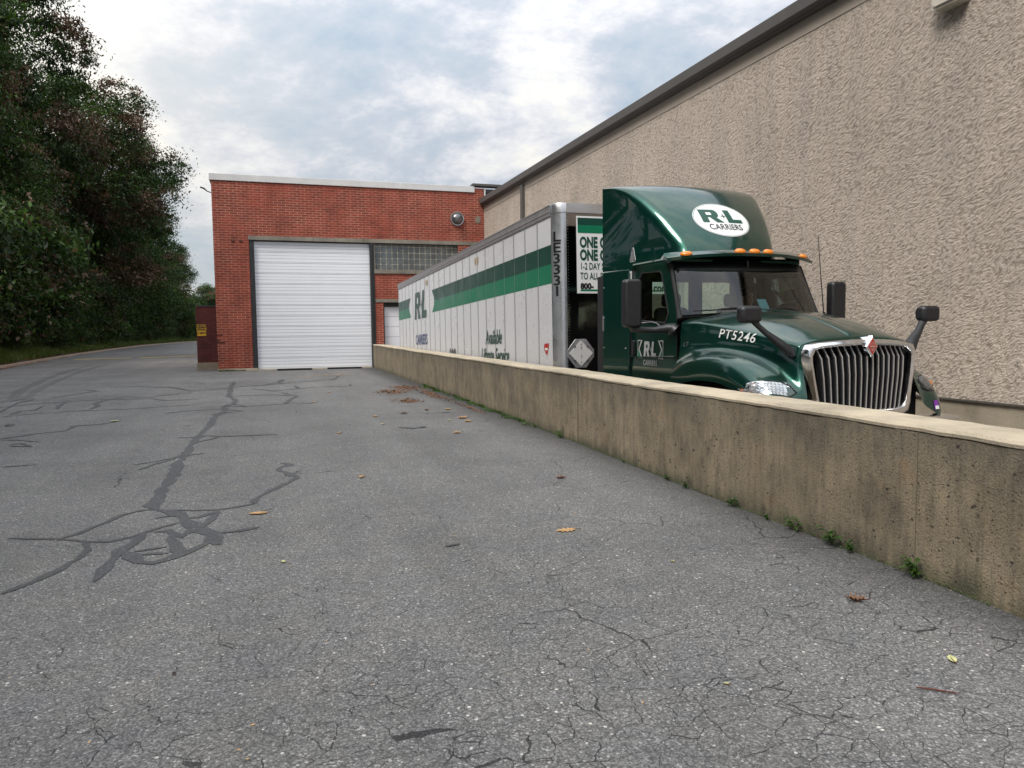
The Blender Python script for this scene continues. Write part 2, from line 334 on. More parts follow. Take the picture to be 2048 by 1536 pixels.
# dusty metallic dark green truck paint
def paint():
    m = mat('green_paint', (.0017, .055, .038), .30, .72, 1.0, spec=.5); t, b, L = nodes_of(m)
    b.inputs['Coat Roughness'].default_value = .045
    g = t.nodes.new('ShaderNodeNewGeometry'); tc = t.nodes.new('ShaderNodeTexCoord')
    s = t.nodes.new('ShaderNodeSeparateXYZ'); L(g.outputs['Normal'], s.inputs[0])
    n = noise(t, tc.outputs['Object'], 6, 7, .7); r = ramp(t, [(.35, 0), (.8, .55)]); L(n, r.inputs[0])
    up = mth(t, 'MULTIPLY', mth(t, 'MAXIMUM', s.outputs[2], 0), r.outputs[0])
    L(mixc(t, mth(t, 'MULTIPLY', up, .8), (.0017, .055, .038), (.13, .13, .10)), b.inputs['Base Color'])
    L(mth(t, 'ADD', .03, mth(t, 'MULTIPLY', up, .35)), b.inputs['Coat Roughness'])
    return m
MT['paint'] = paint()
LEAVES = [leaf_mat('leaf_green', (.022, .048, .013), (.048, .088, .020)), leaf_mat('leaf_light', (.055, .11, .022), (.085, .15, .03)),
          leaf_mat('leaf_brown', (.085, .058, .036), (.17, .10, .065), .15), leaf_mat('leaf_deep', (.012, .030, .010), (.022, .048, .014))]
MT['weed'] = leaf_mat('weed_green', (.045, .10, .02), (.08, .16, .03), .3); MT['grass'] = leaf_mat('grass_green', (.07, .115, .02), (.13, .17, .04), .3)
MT['grass2'] = leaf_mat('grass_dry', (.12, .075, .03), (.16, .11, .05), .2)

# ------------------------------------------------------------------ mesh tools
class MB:
    """collects shapes and links them as ONE mesh object"""
    def __init__(s): s.v = []; s.f = []; s.m = []; s.k = 0
    def add(s, vs, fs):
        o = len(s.v); s.v += [tuple(v) for v in vs]; s.f += [tuple(i + o for i in f) for f in fs]; s.m += [s.k] * len(fs); return s
    def mi(s, k): s.k = k; return s
    def box(s, x0, x1, y0, y1, z0, z1, M=None):
        vs = [(x, y, z) for x in (x0, x1) for y in (y0, y1) for z in (z0, z1)]
        if M is not None: vs = [M @ Vector(v) for v in vs]
        return s.add(vs, [(0, 1, 3, 2), (4, 6, 7, 5), (0, 4, 5, 1), (2, 3, 7, 6), (0, 2, 6, 4), (1, 5, 7, 3)])
    def prism(s, poly, a, b, axis='y'):
        """polygon in the two other axes, extruded along axis"""
        def P(p, h): return {'x': (h, p[0], p[1]), 'y': (p[0], h, p[1]), 'z': (p[0], p[1], h)}[axis]
        n = len(poly); vs = [P(p, a) for p in poly] + [P(p, b) for p in poly]
        return s.add(vs, [tuple(range(n)), tuple(range(2 * n - 1, n - 1, -1))] + [(i, i + n, (i + 1) % n + n, (i + 1) % n) for i in range(n)])
    def tube(s, pts, rad, n=10, flat=None):
        pts = [Vector(p) for p in pts]; rad = rad if isinstance(rad, (list, tuple)) else [rad] * len(pts)
        vs = []; up = None
        for i, p in enumerate(pts):
            d = (pts[min(i + 1, len(pts) - 1)] - pts[max(i - 1, 0)]).normalized()
            if up is None: up = Vector((0, 0, 1)) if abs(d.z) < .9 else Vector((1, 0, 0))
            a = d.cross(up).normalized(); up2 = a.cross(d).normalized(); up = up2
            for j in range(n):
                t = 2 * math.pi * j / n; k = flat or 1
                vs.append(p + (a * math.cos(t) + up2 * math.sin(t) * k) * rad[i])
        fs = [(i * n + j, i * n + (j + 1) % n, (i + 1) * n + (j + 1) % n, (i + 1) * n + j) for i in range(len(pts) - 1) for j in range(n)]
        fs += [tuple(range(n))[::-1], tuple((len(pts) - 1) * n + j for j in range(n))]
        return s.add(vs, fs)
    def lathe(s, prof, org, ax='x', n=28, closed=False):
        """prof: (offset along axis, radius)"""
        o = Vector(org); vs = []
        for (h, r) in prof:
            for j in range(n):
                t = 2 * math.pi * j / n; c, d = r * math.cos(t), r * math.sin(t)
                vs.append(o + Vector({'x': (h, c, d), 'y': (c, h, d), 'z': (c, d, h)}[ax]))
        k = len(prof); fs = [(i * n + j, i * n + (j + 1) % n, (i + 1) * n + (j + 1) % n, (i + 1) * n + j) for i in range(k - 1) for j in range(n)]
        if closed: fs += [((k - 1) * n + j, (k - 1) * n + (j + 1) % n, (j + 1) % n, j) for j in range(n)]
        else: fs += [tuple(range(n))[::-1], tuple((k - 1) * n + j for j in range(n))]
        return s.add(vs, fs)
    def grid(s, rows, cyc=False):
        """rows of points with equal count"""
        n = len(rows[0]); vs = [p for r in rows for p in r]; m = n if cyc else n - 1
        return s.add(vs, [(i * n + j, i * n + (j + 1) % n, (i + 1) * n + (j + 1) % n, (i + 1) * n + j) for i in range(len(rows) - 1) for j in range(m)])
    def rbox(s, x0, x1, y0, y1, z0, z1, r=.03, ax='y', n=4):
        """box with corners rounded in the plane across ax"""
        A = {'y': (x0, x1, z0, z1, y0, y1), 'x': (y0, y1, z0, z1, x0, x1), 'z': (x0, x1, y0, y1, z0, z1)}[ax]
        a0, a1, b0, b1, h0, h1 = A; P = []
        for cx, cy, st in ((a1 - r, b0 + r, -90), (a1 - r, b1 - r, 0), (a0 + r, b1 - r, 90), (a0 + r, b0 + r, 180)):
            for i in range(n + 1):
                t = R_(st + 90 * i / n); P.append((cx + r * math.cos(t), cy + r * math.sin(t)))
        return s.prism(P, h0, h1, ax)
    def build(s, name, mats, parent=None, smooth=None, bevel=0, thick=0, sub=0, local=False):
        me = bpy.data.meshes.new(name)
        vs = s.v
        if parent is not None and not local:
            inv = WM[parent.name].inverted(); vs = [inv @ Vector(v) for v in s.v]
        me.from_pydata(vs, [], s.f); mats = mats if isinstance(mats, (list, tuple)) else [mats]
        for q in mats: me.materials.append(MT[q] if isinstance(q, str) else q)
        me.polygons.foreach_set('material_index', s.m)
        bm = bmesh.new(); bm.from_mesh(me)
        if smooth is not None: bmesh.ops.remove_doubles(bm, verts=bm.verts, dist=1e-5)
        bmesh.ops.recalc_face_normals(bm, faces=bm.faces)
        bm.to_mesh(me); bm.free()
        if smooth is not None:
            me.polygons.foreach_set('use_smooth', [True] * len(me.polygons)); me.set_sharp_from_angle(angle=R_(smooth))
        o = bpy.data.objects.new(name, me); col.objects.link(o)
        if parent is not None: o.parent = parent; WM[o.name] = WM[parent.name]
        else: WM[o.name] = Matrix.Identity(4)
        if thick:
            md = o.modifiers.new('thick', 'SOLIDIFY'); md.thickness = abs(thick); md.offset = -1 if thick > 0 else 1
        if bevel:
            md = o.modifiers.new('bev', 'BEVEL'); md.width = bevel; md.segments = 2; md.limit_method = 'ANGLE'; md.angle_limit = R_(40)
        if sub:
            md = o.modifiers.new('sub', 'SUBSURF'); md.levels = md.render_levels = sub
        return o
WM = {}
def tag(o, label=None, cat=None, group=None, kind=None):
    if label: o['label'] = label
    if cat: o['category'] = cat
    if group: o['group'] = group
    if kind: o['kind'] = kind
    return o
def empty(name, loc, label, cat, group=None, rot=None):
    o = bpy.data.objects.new(name, None); col.objects.link(o); o.location = loc; o.empty_display_size = .2
    M = Matrix.Translation(loc)
    if rot is not None: o.rotation_euler = rot; M = M @ __import__('mathutils').Euler(rot).to_matrix().to_4x4()
    WM[o.name] = M
    return tag(o, label, cat, group)
def struct(o): o['kind'] = 'structure'; return o

_tcache = {}
def text2d(s, size=1, bold=0, shear=0, ax='CENTER', res=3, space=1):
    key = (s, bold, shear, ax, res, space)
    if key not in _tcache:
        cu = bpy.data.curves.new('t', 'FONT'); cu.body = s; cu.size = 1; cu.offset = bold; cu.shear = shear; cu.align_x = ax; cu.align_y = 'CENTER'
        cu.resolution_u = res; cu.space_character = space
        ob = bpy.data.objects.new('t', cu); col.objects.link(ob); dg = bpy.context.evaluated_depsgraph_get(); dg.update()
        me = ob.evaluated_get(dg).to_mesh(); V = [tuple(v.co[:2]) for v in me.vertices]; F = [tuple(p.vertices) for p in me.polygons]
        ob.evaluated_get(dg).to_mesh_clear(); bpy.data.objects.remove(ob); bpy.data.curves.remove(cu)
        _tcache[key] = (V, F)
    V, F = _tcache[key]
    return [(x * size, y * size) for x, y in V], F
def sliced(VF, du):
    # cut flat lettering into narrow columns so that it can follow a curved surface
    bm = bmesh.new(); vs = [bm.verts.new((u, v, 0)) for u, v in VF[0]]
    for f in VF[1]:
        try: bm.faces.new([vs[i] for i in f])
        except ValueError: pass
    lo, hi = min(p[0] for p in VF[0]), max(p[0] for p in VF[0]); u = lo + du
    while u < hi: bmesh.ops.bisect_plane(bm, geom=bm.verts[:] + bm.edges[:] + bm.faces[:], plane_co=(u, 0, 0), plane_no=(1, 0, 0)); u += du
    bm.verts.index_update(); out = [(v.co.x, v.co.y) for v in bm.verts], [tuple(v.index for v in f.verts) for f in bm.faces]; bm.free(); return out
def put(mb, VF, fn):
    V, F = VF; mb.add([fn(u, v) for u, v in V], F); return mb
def q2(*quads):
    V = []; F = []
    for q in quads: F.append(tuple(range(len(V), len(V) + len(q)))); V += list(q)
    return V, F
def logo2d(sh=0):
    """heavy block R + L, unit height, roughly 2.1 wide, centred"""
    Q = [[(0, 0), (.34, 0), (.34, 1), (0, 1)], [(.34, .80), (.62, .80), (.62, 1), (.34, 1)], [(.62, .80), (.97, .80), (.90, .95), (.80, 1), (.62, 1)],
         [(.62, .58), (.97, .58), (.97, .80), (.62, .80)], [(.34, .40), (.80, .40), (.93, .46), (.97, .58), (.34, .58)], [(.46, .40), (.80, .40), (1.12, 0), (.72, 0)],
         [(1.08, .48), (1.34, .48), (1.34, .53), (1.08, .53)], [(1.19, .34), (1.24, .34), (1.24, .48), (1.19, .48)], [(1.19, .53), (1.24, .53), (1.24, .67), (1.19, .67)],
         [(1.36, 0), (1.70, 0), (1.70, 1), (1.36, 1)], [(1.70, 0), (2.2, 0), (2.2, .27), (1.70, .27)]]
    V, F = q2(*Q); return [(x - 1.1 + sh * (y - .5), y - .5) for x, y in V], F
def scl(VF, sx, sy, ox=0, oy=0): return [(x * sx + ox, y * sy + oy) for x, y in VF[0]], VF[1]

# ------------------------------------------------------------------ ground
def sheet(name, poly, z, m, th=0):
    mb = MB(); mb.add([(x, y, z) for x, y in poly], [tuple(range(len(poly)))]); o = mb.build(name, m); return struct(o)
# the plot of paving, with a slot left open for the sunken ramp beside the low wall
WALL = [(3.70, -6.0), (3.80, 0.5), (3.846, 2.85), (3.88, 3.6), (3.926, 6.15), (4.07, 9.45), (4.17, 16.92), (4.24, 24.0), (4.316, 32.26)]
def wx(y):
    for (a, b), (c, d) in zip(WALL, WALL[1:]):
        if y <= d: return a + (c - a) * (y - b) / (d - b)
    return WALL[-1][0]
g = MB()
KERB = [(-10.9, -30), (-11.1, 10), (-11.5, 30), (-11.84, 40), (-12.8, 52), (-13.5, 62.7), (-14.2, 80), (-14.5, 100), (-13.2, 125), (-9, 150), (0, 172), (14, 190)]
g.add([(x, y, 0) for x, y in [(-11.3, -30), (9.383, -30), (9.383, -6), (3.70, -6)] + [(x + .05, y) for x, y in WALL] + [(4.366, 33), (60, 33), (60, 400), (-60, 400)] + [(x - .3, y) for x, y in KERB[::-1]]], [tuple(range(4 + len(WALL) + 4 + len(KERB)))])
struct(g.build('pavement', 'asphalt'))
rz = lambda y: -.04 - .027 * y if y > -1.4 else 0
g = MB(); g.grid([[(3.9, y, rz(y) if y > -6 else 0), (9.5, y, rz(y) if y > -6 else 0)] for y in (-6.0, -1.4, 6, 20, 32.3)]); struct(g.build('ramp', 'ramp'))
# terrain beyond and around, reaching the horizon, a touch below the paving
far = MB(); far.grid([[(x, y, -1.2) for x in (-900, -200, 0, 200, 900)] for y in (-900, -200, 0, 200, 900)]); struct(far.build('ground', 'soil'))
# embankment left of the kerb
b = MB(); rnd = random.Random(3); rows = []
KB = [(-10.9, -30)] + [(a, b_) for a, b_ in KERB[1:]]
def kx(y):
    for (a, c), (d, e) in zip(KERB, KERB[1:]):
        if y <= e: return a + (d - a) * (y - c) / (e - c)
    return KERB[-1][0]
prof = [(-.16, -.02), (-.19, .10), (-.8, .16), (-1.8, .42), (-3, .95), (-4.5, 1.6), (-7, 2.5), (-12, 3.6), (-30, 4.5), (-60, 5)]
def bank_z(off):
    for (a, c), (d, e) in zip(prof, prof[1:]):
        if off >= d: return c + (e - c) * (off - a) / (d - a)
    return 5
ys = [-30 + i * 2.5 for i in range(73)]
for y in ys:
    x0 = kx(y); r = []
    for k, (o, z) in enumerate(prof):
        j = 0 if k < 2 else rnd.uniform(-.08, .08) * (1 + k * .25)
        r.append((x0 + o + j, y, z + j * .5))
    rows.append(r)
b.grid(rows); o = b.build('grass_bank', 'soil', smooth=60); struct(o)
# back end of the bank behind the bend in the road
b = MB(); b.grid([[(x, 152 + abs(x + 9) * 0.35 + dy, 0.1 + dy * .12) for x in (-75, -40, -9, 0, 20, 60)] for dy in (0, 4, 12, 30)]); struct(b.build('far_bank', 'soil', smooth=60))
# kerb
k = MB(); rows = []
kp = []
for (a, c), (d, e) in zip(KERB, KERB[1:]):
    n = max(1, int((e - c) / 3)); kp += [(a + (d - a) * i / n, c + (e - c) * i / n) for i in range(n)]
for x, y in kp: rows.append([(x, y, -.02), (x - .02, y, .11), (x - .05, y, .125), (x - .17, y, .125), (x - .18, y, -.02)])
k.grid(rows); struct(k.build('kerb', 'kerb', smooth=40))
# painted lines
def strip(mb, pts, w, z, jit=0, seed=0):
    rr = random.Random(seed); L = []; 
    P = []
    for (a, b_), (c, d) in zip(pts, pts[1:]):
        ln = math.hypot(c - a, d - b_); n = max(1, int(ln / max(.06, w * 1.1)))
        P += [(a + (c - a) * i / n, b_ + (d - b_) * i / n) for i in range(n)]
    P.append(pts[-1]); n = len(P)
    for i, p in enumerate(P):
        q = P[min(i + 1, n - 1)]; o = P[max(i - 1, 0)]; dx, dy = q[0] - o[0], q[1] - o[1]; l = math.hypot(dx, dy) or 1
        ww = w * (1 + rr.uniform(-jit, jit)) * (.35 if jit and i in (0, n - 1) else 1); cx = p[0] + rr.uniform(-jit, jit) * w * .35; cy = p[1] + rr.uniform(-jit, jit) * w * .35
        L.append([(cx - dy / l * ww / 2, cy + dx / l * ww / 2, z), (cx + dy / l * ww / 2, cy - dx / l * ww / 2, z)])
    mb.grid(L)
m = MB(); strip(m, [(-11.4, 51.9), (-9.6, 52.5), (-8.3, 52.55)], .6, .004); strip(m, [(-7.9, 52.7), (-4.6, 54.2), (-2.9, 54.9)], .6, .004)
struct(m.build('yellow_road_line', 'roadyellow'))
m = MB(); strip(m, [(-11.2, 29.2), (-8.2, 29.9)], .13, .004); strip(m, [(-11.4, 34.6), (-8.6, 35.2)], .12, .004); strip(m, [(-11.0, 24.2), (-8.6, 24.7)], .12, .004); struct(m.build('parking_line', 'roadwhite'))
m = MB()
rr = random.Random(8)
for i in range(46):
    x = .75 + rr.random() * 1.9; y = 26.75 + (x - .7) * .6 + rr.uniform(-.25, .25); strip(m, [(x, y), (x + rr.uniform(.08, .28), y + rr.uniform(-.05, .1))], rr.uniform(.05, .16), .0045 + i * 1e-5, .3, i)
struct(m.build('worn_paint_marking', 'oldpaint'))
SEAL = [(0.095,[(-1.07,25.13),(-1.05,22.42),(-0.96,19.67),(-0.76,18.34),(-0.76,17.46),(-0.96,17.02),(-0.86,16.15),(-1.0,15.05),(-1.0,13.53),(-1.04,12.63),(-1.08,11.66),(-1.08,10.66),(-1.09,9.83),(-1.06,9.11),(-1.07,8.57),(-1.07,7.88),(-1.07,7.49),(-1.02,7.29)]),(0.042,[(-1.02,7.29),(-1.14,7.3),(-1.26,7.18),(-1.39,6.86),(-1.51,6.59),(-1.6,6.5)]),(0.035,[(-1.99,6.66),(-1.78,6.57),(-1.59,6.49),(-1.4,6.36),(-1.21,6.27),(-1.08,6.35),(-0.93,6.54),(-0.77,6.71)]),(0.047,[(-1.38,6.33),(-1.32,6.07),(-1.34,5.85),(-1.4,5.63),(-1.46,5.49),(-1.53,5.35),(-1.62,5.22)]),(0.092,[(-1.01,7.29),(-0.9,7.18),(-0.75,6.92),(-0.67,6.61),(-0.56,6.4),(-0.46,6.2),(-0.41,5.9)]),(0.036,[(-0.9,7.21),(-0.69,7.13),(-0.48,7.07),(-0.32,7.13),(-0.17,7.21)]),(0.087,[(-0.18,7.23),(-0.14,7.48)]),(0.064,[(-0.14,7.48),(-0.02,7.77),(0.16,8.12),(0.27,8.37)]),(0.065,[(0.27,8.37),(0.19,8.56),(0.06,8.91),(0.12,9.1),(0.21,9.16),(0.11,9.38)]),(0.039,[(-0.47,7.02),(-0.62,6.84),(-0.69,6.84),(-0.82,6.98),(-0.98,6.95)]),(0.051,[(-0.47,7.02),(-0.5,6.73),(-0.56,6.54),(-0.65,6.38),(-0.68,6.23),(-0.74,6.3),(-0.81,6.47),(-0.91,6.45)]),(0.077,[(-0.99,6.45),(-1.02,6.15),(-1.08,5.98),(-1.11,5.71),(-1.11,5.4),(-1.11,5.29)]),(0.088,[(-0.77,6.31),(-0.73,6.04),(-0.68,5.83),(-0.63,5.73)]),(0.085,[(-1.06,5.95),(-0.97,5.81),(-0.9,5.63),(-0.81,5.58),(-0.72,5.63),(-0.66,5.71),(-0.58,5.82),(-0.49,5.98)]),(0.033,[(-0.99,5.92),(-0.87,5.95),(-0.77,5.96)]),(0.029,[(-0.97,5.83),(-0.85,5.81),(-0.73,5.79)]),(0.044,[(-0.49,6.16),(-0.39,6.25),(-0.24,6.25),(-0.12,6.32)]),(0.054,[(-1.38,12.2),(-1.13,12.15),(-0.94,12.27),(-0.77,12.1),(-0.37,12.04),(0.1,11.99)]),(0.052,[(-1.01,11.63),(-0.86,11.85),(-0.76,12.0)]),(0.032,[(-1.6,9.88),(-1.35,10.06),(-1.12,10.35),(-0.84,10.49)]),(0.037,[(-1.48,9.5),(-1.36,9.83),(-1.16,10.19)]),(0.043,[(-3.94,13.11),(-3.59,13.58),(-3.22,13.8),(-3.21,14.47),(-2.87,14.53),(-2.63,14.88)]),(0.079,[(-3.27,14.37),(-3.18,14.58)]),(0.042,[(-4.97,16.62),(-4.61,16.94),(-3.93,17.32),(-2.94,17.25),(-1.96,17.59),(-1.5,17.67)]),(0.048,[(-5.62,18.82),(-5.1,19.42),(-4.48,19.81),(-3.62,19.98),(-2.69,19.71),(-2.34,19.06),(-1.55,19.18)]),(0.077,[(-4.31,17.86),(-4.43,18.57),(-4.54,19.74)]),(0.068,[(-3.61,17.66),(-3.6,18.32),(-3.8,18.96),(-3.72,19.69)]),(0.049,[(-3.72,19.69),(-3.49,20.58),(-2.79,20.1),(-2.69,20.58),(-1.97,21.26)]),(0.056,[(-5.15,21.09),(-4.86,22.04),(-4.52,23.1),(-5.03,23.67)]),(0.056,[(-4.41,24.41),(-3.76,24.46),(-2.68,23.42),(-2.07,21.93),(-1.33,22.22),(-0.65,23.16),(-0.16,23.22),(0.37,24.84)]),(0.133,[(0.3,24.02),(0.41,25.73)]),(0.057,[(-2.81,23.78),(-2.46,23.11),(-2.01,21.77)]),(0.057,[(-0.48,21.95),(0.12,20.88),(1.28,21.78),(2.21,21.75)]),(0.074,[(0.31,16.98),(0.49,18.24),(0.64,18.92),(0.29,20.2)]),(0.041,[(-1.98,16.02),(-1.53,16.37),(-0.96,16.37),(-0.53,15.83),(-1.1,15.41)]),(0.044,[(-1.03,16.97),(-0.49,16.81),(0.31,16.98),(0.94,16.9)]),(0.055,[(-0.96,17.02),(-0.87,17.38),(-0.61,17.18),(-0.5,16.66)]),(0.051,[(-1.05,19.45),(-0.65,19.63),(0.11,19.6),(0.48,19.1)]),(0.061,[(-0.75,23.21),(-0.41,23.04),(0.35,23.75),(2.03,24.91),(2.33,26.77)]),(0.084,[(0.72,22.48),(0.78,21.53)]),(0.063,[(-2.47,25.15),(-2.12,25.23),(-1.86,24.53)]),(0.03,[(-3.12,10.32),(-2.94,10.33),(-2.75,10.36)]),(0.079,[(-4.37,14.83),(-4.32,14.94),(-4.45,15.25)]),(0.043,[(-3.63,12.34),(-3.48,12.46),(-3.24,12.05),(-3.55,12.22)]),(0.03,[(-3.91,13.0),(-3.58,12.83),(-3.25,12.51)]),(0.053,[(-4.92,17.07),(-4.93,17.76),(-4.7,17.84),(-4.79,18.85)]),(0.046,[(-5.3,17.75),(-5.57,19.85),(-5.44,20.72)]),(0.05,[(-5.88,20.44),(-5.73,21.1)]),(0.065,[(2.0,12.08),(2.19,11.87),(2.46,11.89)]),(0.041,[(2.23,11.85),(2.43,12.04)]),(0.082,[(1.2,5.24),(1.31,5.26)])]
m = MB()
for i, (w, pts) in enumerate(SEAL): strip(m, pts, w * 1.22, .004 + i * .00006, .42, i)
struct(m.build('crack_sealant', 'sealant'))
tm_ = asphalt_mat('tyre_scuff', .108, (1, .98, .95), True); MT['scuff'] = tm_
m = MB()
for i, pts in enumerate([[(-6.0, 20.0), (-6.0, 21.0), (-6.7, 24.1), (-7.3, 28.3), (-8.0, 34.1), (-8.5, 40.8), (-8.9, 47.8), (-8.8, 51.2)], [(-5.5, 20.2), (-6.0, 22.5), (-6.4, 25.0), (-6.9, 29.1), (-7.5, 34.9), (-8.0, 42.6), (-8.2, 50.8)]]):
    strip(m, pts, .24, .0015 + i * .0003, .35, i)
struct(m.build('tyre_track', 'scuff'))

# ------------------------------------------------------------------ low concrete wall between the paving and the ramp
t_ = empty('concrete_wall', (4.0, 10, 0), 'low weathered concrete retaining wall stained brown and pitted, running from the right edge to the white roller door', 'wall')
TW = .43
def wrow(y): 
    x = wx(y); return x
ysw = [y for _, y in WALL]; yy = []
for a, b_ in zip(ysw, ysw[1:]):
    n = max(1, int((b_ - a) / .8)); yy += [a + (b_ - a) * i / n for i in range(n)]
yy.append(ysw[-1]); rr = random.Random(5)
def wtop(y): return .968 + (.03 if y > 20 else 0) * (y - 20) / 12 + .004 * math.sin(y * 1.3 + 1)
rows = [[(wx(y), y, -.02), (wx(y), y, wtop(y) - .045)] for y in yy]
body = MB(); body.grid(rows); body.grid([[(wx(y) + TW, y, wtop(y) - .045), (wx(y) + TW, y, -1.0)] for y in yy])
y0, y1 = yy[0], yy[-1]
body.add([(wx(y0), y0, -.02), (wx(y0), y0, wtop(y0) - .045), (wx(y0) + TW, y0, wtop(y0) - .045), (wx(y0) + TW, y0, -1)], [(0, 1, 2, 3)])
body.build('wall_face', 'wallconc', t_, smooth=30)
cp = MB(); rows = []; yf_ = [yy[0] + (yy[-1] - yy[0]) * i / 320 for i in range(321)]
for y in yf_:
    x = wx(y); z = wtop(y) + rr.uniform(-.0025, .0025); j = rr.uniform(-.004, .007) + (.012 if rr.random() < .05 else 0)
    rows.append([(x + .012, y, z - .045), (x - .010 + j, y, z - .038), (x - .014 + j, y, z - .018), (x + .004 + j, y, z), (x + .05, y, z + .004), (x + TW - .03, y, z + .002), (x + TW, y, z - .02), (x + TW, y, z - .05)])
cp.grid(rows); cp.add(rows[0], [tuple(range(8))]); cp.build('wall_coping', 'walltop', t_, smooth=35)
for y in (3.6, 9.45, 16.92, 24.5, 29.6):
    jn = MB(); x = wx(y); g_ = .0025 if y < 4 else .009; jn.box(x - .0015, x + .01, y - g_, y + g_, 0, wtop(y) - .05)
    jn.build('wall_joint', 'joint_faint' if y < 4 else 'joint', t_)

# ------------------------------------------------------------------ stucco building on the right
XS = 9.383
t_ = empty('stucco_building', (XS, 14, 0), 'long beige rough stucco building with dark eaves along the right side', 'building')
w = MB(); w.box(XS, XS + 22, -12, 33.4, .52, 7.1); w.build('wall', 'stucco', t_)
w = MB(); w.box(XS + .03, XS + 21.9, -11.9, 33.3, -1.3, .515); w.build('foundation', 'found', t_)
w = MB(); w.box(XS - .012, XS + .02, -12, 33.3, .505, .53); w.build('drip_edge', 'gutter', t_)
w = MB(); w.box(XS - .012, XS - .002, -12.1, 32.28, 6.83, 7.10); w.build('frieze_band', mat('smooth_stucco', (.33, .28, .23), .9, var=.12, vscale=1), t_)
w = MB(); w.prism([(XS - .12, 7.13), (XS - .02, 7.11), (XS + .5, 7.11), (XS + 11, 8.7), (XS + 22.4, 7.0), (XS + 22.4, 7.35), (XS + 11, 8.95), (XS - .12, 7.36)], -12.3, 32.27); w.build('roof', 'gutter', t_, bevel=.012)
w = MB(); w.prism([(XS - .22, 7.17), (XS - .125, 7.14), (XS - .125, 7.385), (XS - .23, 7.385)], -12.3, 32.26); w.build('gutter', 'gutter', t_, bevel=.01)
w = MB(); w.rbox(XS - .13, XS - .006, 26.75, 26.95, -.3, 7.0, .02, 'z'); w.build('downspout', 'gutter', t_)
w = MB(); w.rbox(XS - .20, XS - .004, 8.05, 8.52, 6.06, 6.5, .05, 'x'); w.rbox(XS - .23, XS - .20, 8.09, 8.48, 6.10, 6.46, .05, 'x'); l_ = w.build('wall_light', 'beigemetal', t_, smooth=35)

# ------------------------------------------------------------------ red brick building
Y0 = 32.3
bb = empty('brick_building', (1.5, Y0, 0), 'red brick warehouse with white coping and a large white roller door', 'building')
w = MB()
def wallpanel(x0, x1, z0, z1, dy=0, d=.4): w.box(x0, x1, Y0 + dy, Y0 + dy + d, z0, z1)
wallpanel(-1.95, -.60, .10, 5.33); wallpanel(-1.95, 9.383, 5.50, 7.66); wallpanel(4.46, 9.383, 2.95, 4.03); wallpanel(8.16, 9.383, 4.03, 5.33)
wallpanel(7.6, 9.383, -1.2, 2.80); wallpanel(4.46, 4.80, -1.2, 2.80); wallpanel(-1.95, -.625, 5.33, 5.50)
wallpanel(8.96, 9.383, 7.66, 7.86)
w.box(-1.95, -1.55, Y0 + .4, Y0 + 30, .1, 7.66); w.box(-1.95, 9.38, Y0 + 29.6, Y0 + 30, .1, 7.66); w.box(9.0, 9.38, Y0 + 1.2, Y0 + 29, -1, 7.6)
w.build('wall', 'brick', bb)
w = MB(); w.box(-1.5, 9.0, Y0 + .4, Y0 + 29.6, 7.35, 7.45); w.build('roof', 'gutter', bb)
w = MB(); w.box(-2.02, 8.95, Y0 - .05, Y0 + .45, 7.662, 7.93); w.box(-2.02, -1.5, Y0 + .46, Y0 + 30.05, 7.662, 7.93); w.build('roof_coping', 'coping', bb, bevel=.012)
w = MB(); w.box(-1.97, -.42, Y0 - .03, Y0 + .38, -.13, .098); w.box(-.42, 4.27, Y0 - .04, Y0 + .3, -.13, .032); w.build('foundation', 'walltop', bb, bevel=.01)
w = MB()
for x0, x1 in ((-.62, 1.93), (1.94, 4.02), (4.03, 6.1), (6.11, 7.9), (7.91, 9.36)): w.box(x0, x1, Y0 - .025, Y0 + .38, 5.335, 5.498)
w.build('lintel', 'lintel', bb, bevel=.008)
w = MB(); w.box(4.44, 6.2, Y0 - .05, Y0 + .3, 4.035, 4.20); w.box(6.21, 8.2, Y0 - .05, Y0 + .3, 4.035, 4.20); w.build('sill', 'lintel', bb, bevel=.008)
w = MB(); w.box(4.47, 7.9, Y0 - .03, Y0 + .3, 2.80, 2.945); w.build('lintel', 'lintel', bb, bevel=.008)
# roller door
w = MB(); x0, x1 = -.41, 4.27; z = .04; n = 12; H = (5.30 - .04) / 12.0
for i in range(12):
    a = z + i * H
    segs = [(0, .10), (.115, .42), (.43, .70), (.71, .985)]
    for k, (p, q) in enumerate(segs):
        d = (.0, .006, .002, .008)[k] 
        w.box(x0, x1, Y0 + .14 + d * .6, Y0 + .20, a + p * H + .003, a + q * H - .002)
dr = w.build('roller_door', 'doorwhite', bb, bevel=.003)
w = MB(); w.box(x0, x1, Y0 + .135, Y0 + .21, .033, .045)
for i in range(1, 12): w.box(x0 + .001, x1 - .001, Y0 + .165, Y0 + .2, z + i * H - .004, z + i * H + .003)
w.build('seal', 'siding', dr)
w = MB(); w.box(-.60, -.415, Y0 + .02, Y0 + .36, -.02, 5.332); w.box(4.275, 4.455, Y0 - .02, Y0 + .36, -.9, 5.332); w.box(-.415, 4.275, Y0 + .10, Y0 + .36, 5.302, 5.332); w.box(4.30, 4.36, Y0 - .05, Y0 - .021, 0, 5.3)
w.build('door_frame', 'darkframe', bb, bevel=.01)
w = MB(); w.box(-.6, 4.45, Y0 + .37, Y0 + .40, 0, 5.33); w.box(4.46, 8.2, Y0 + .30, Y0 + .33, 4.1, 5.33); w.box(4.8, 7.7, Y0 + .40, Y0 + .43, -1.2, 2.8); w.build('backing', 'darkframe', bb)
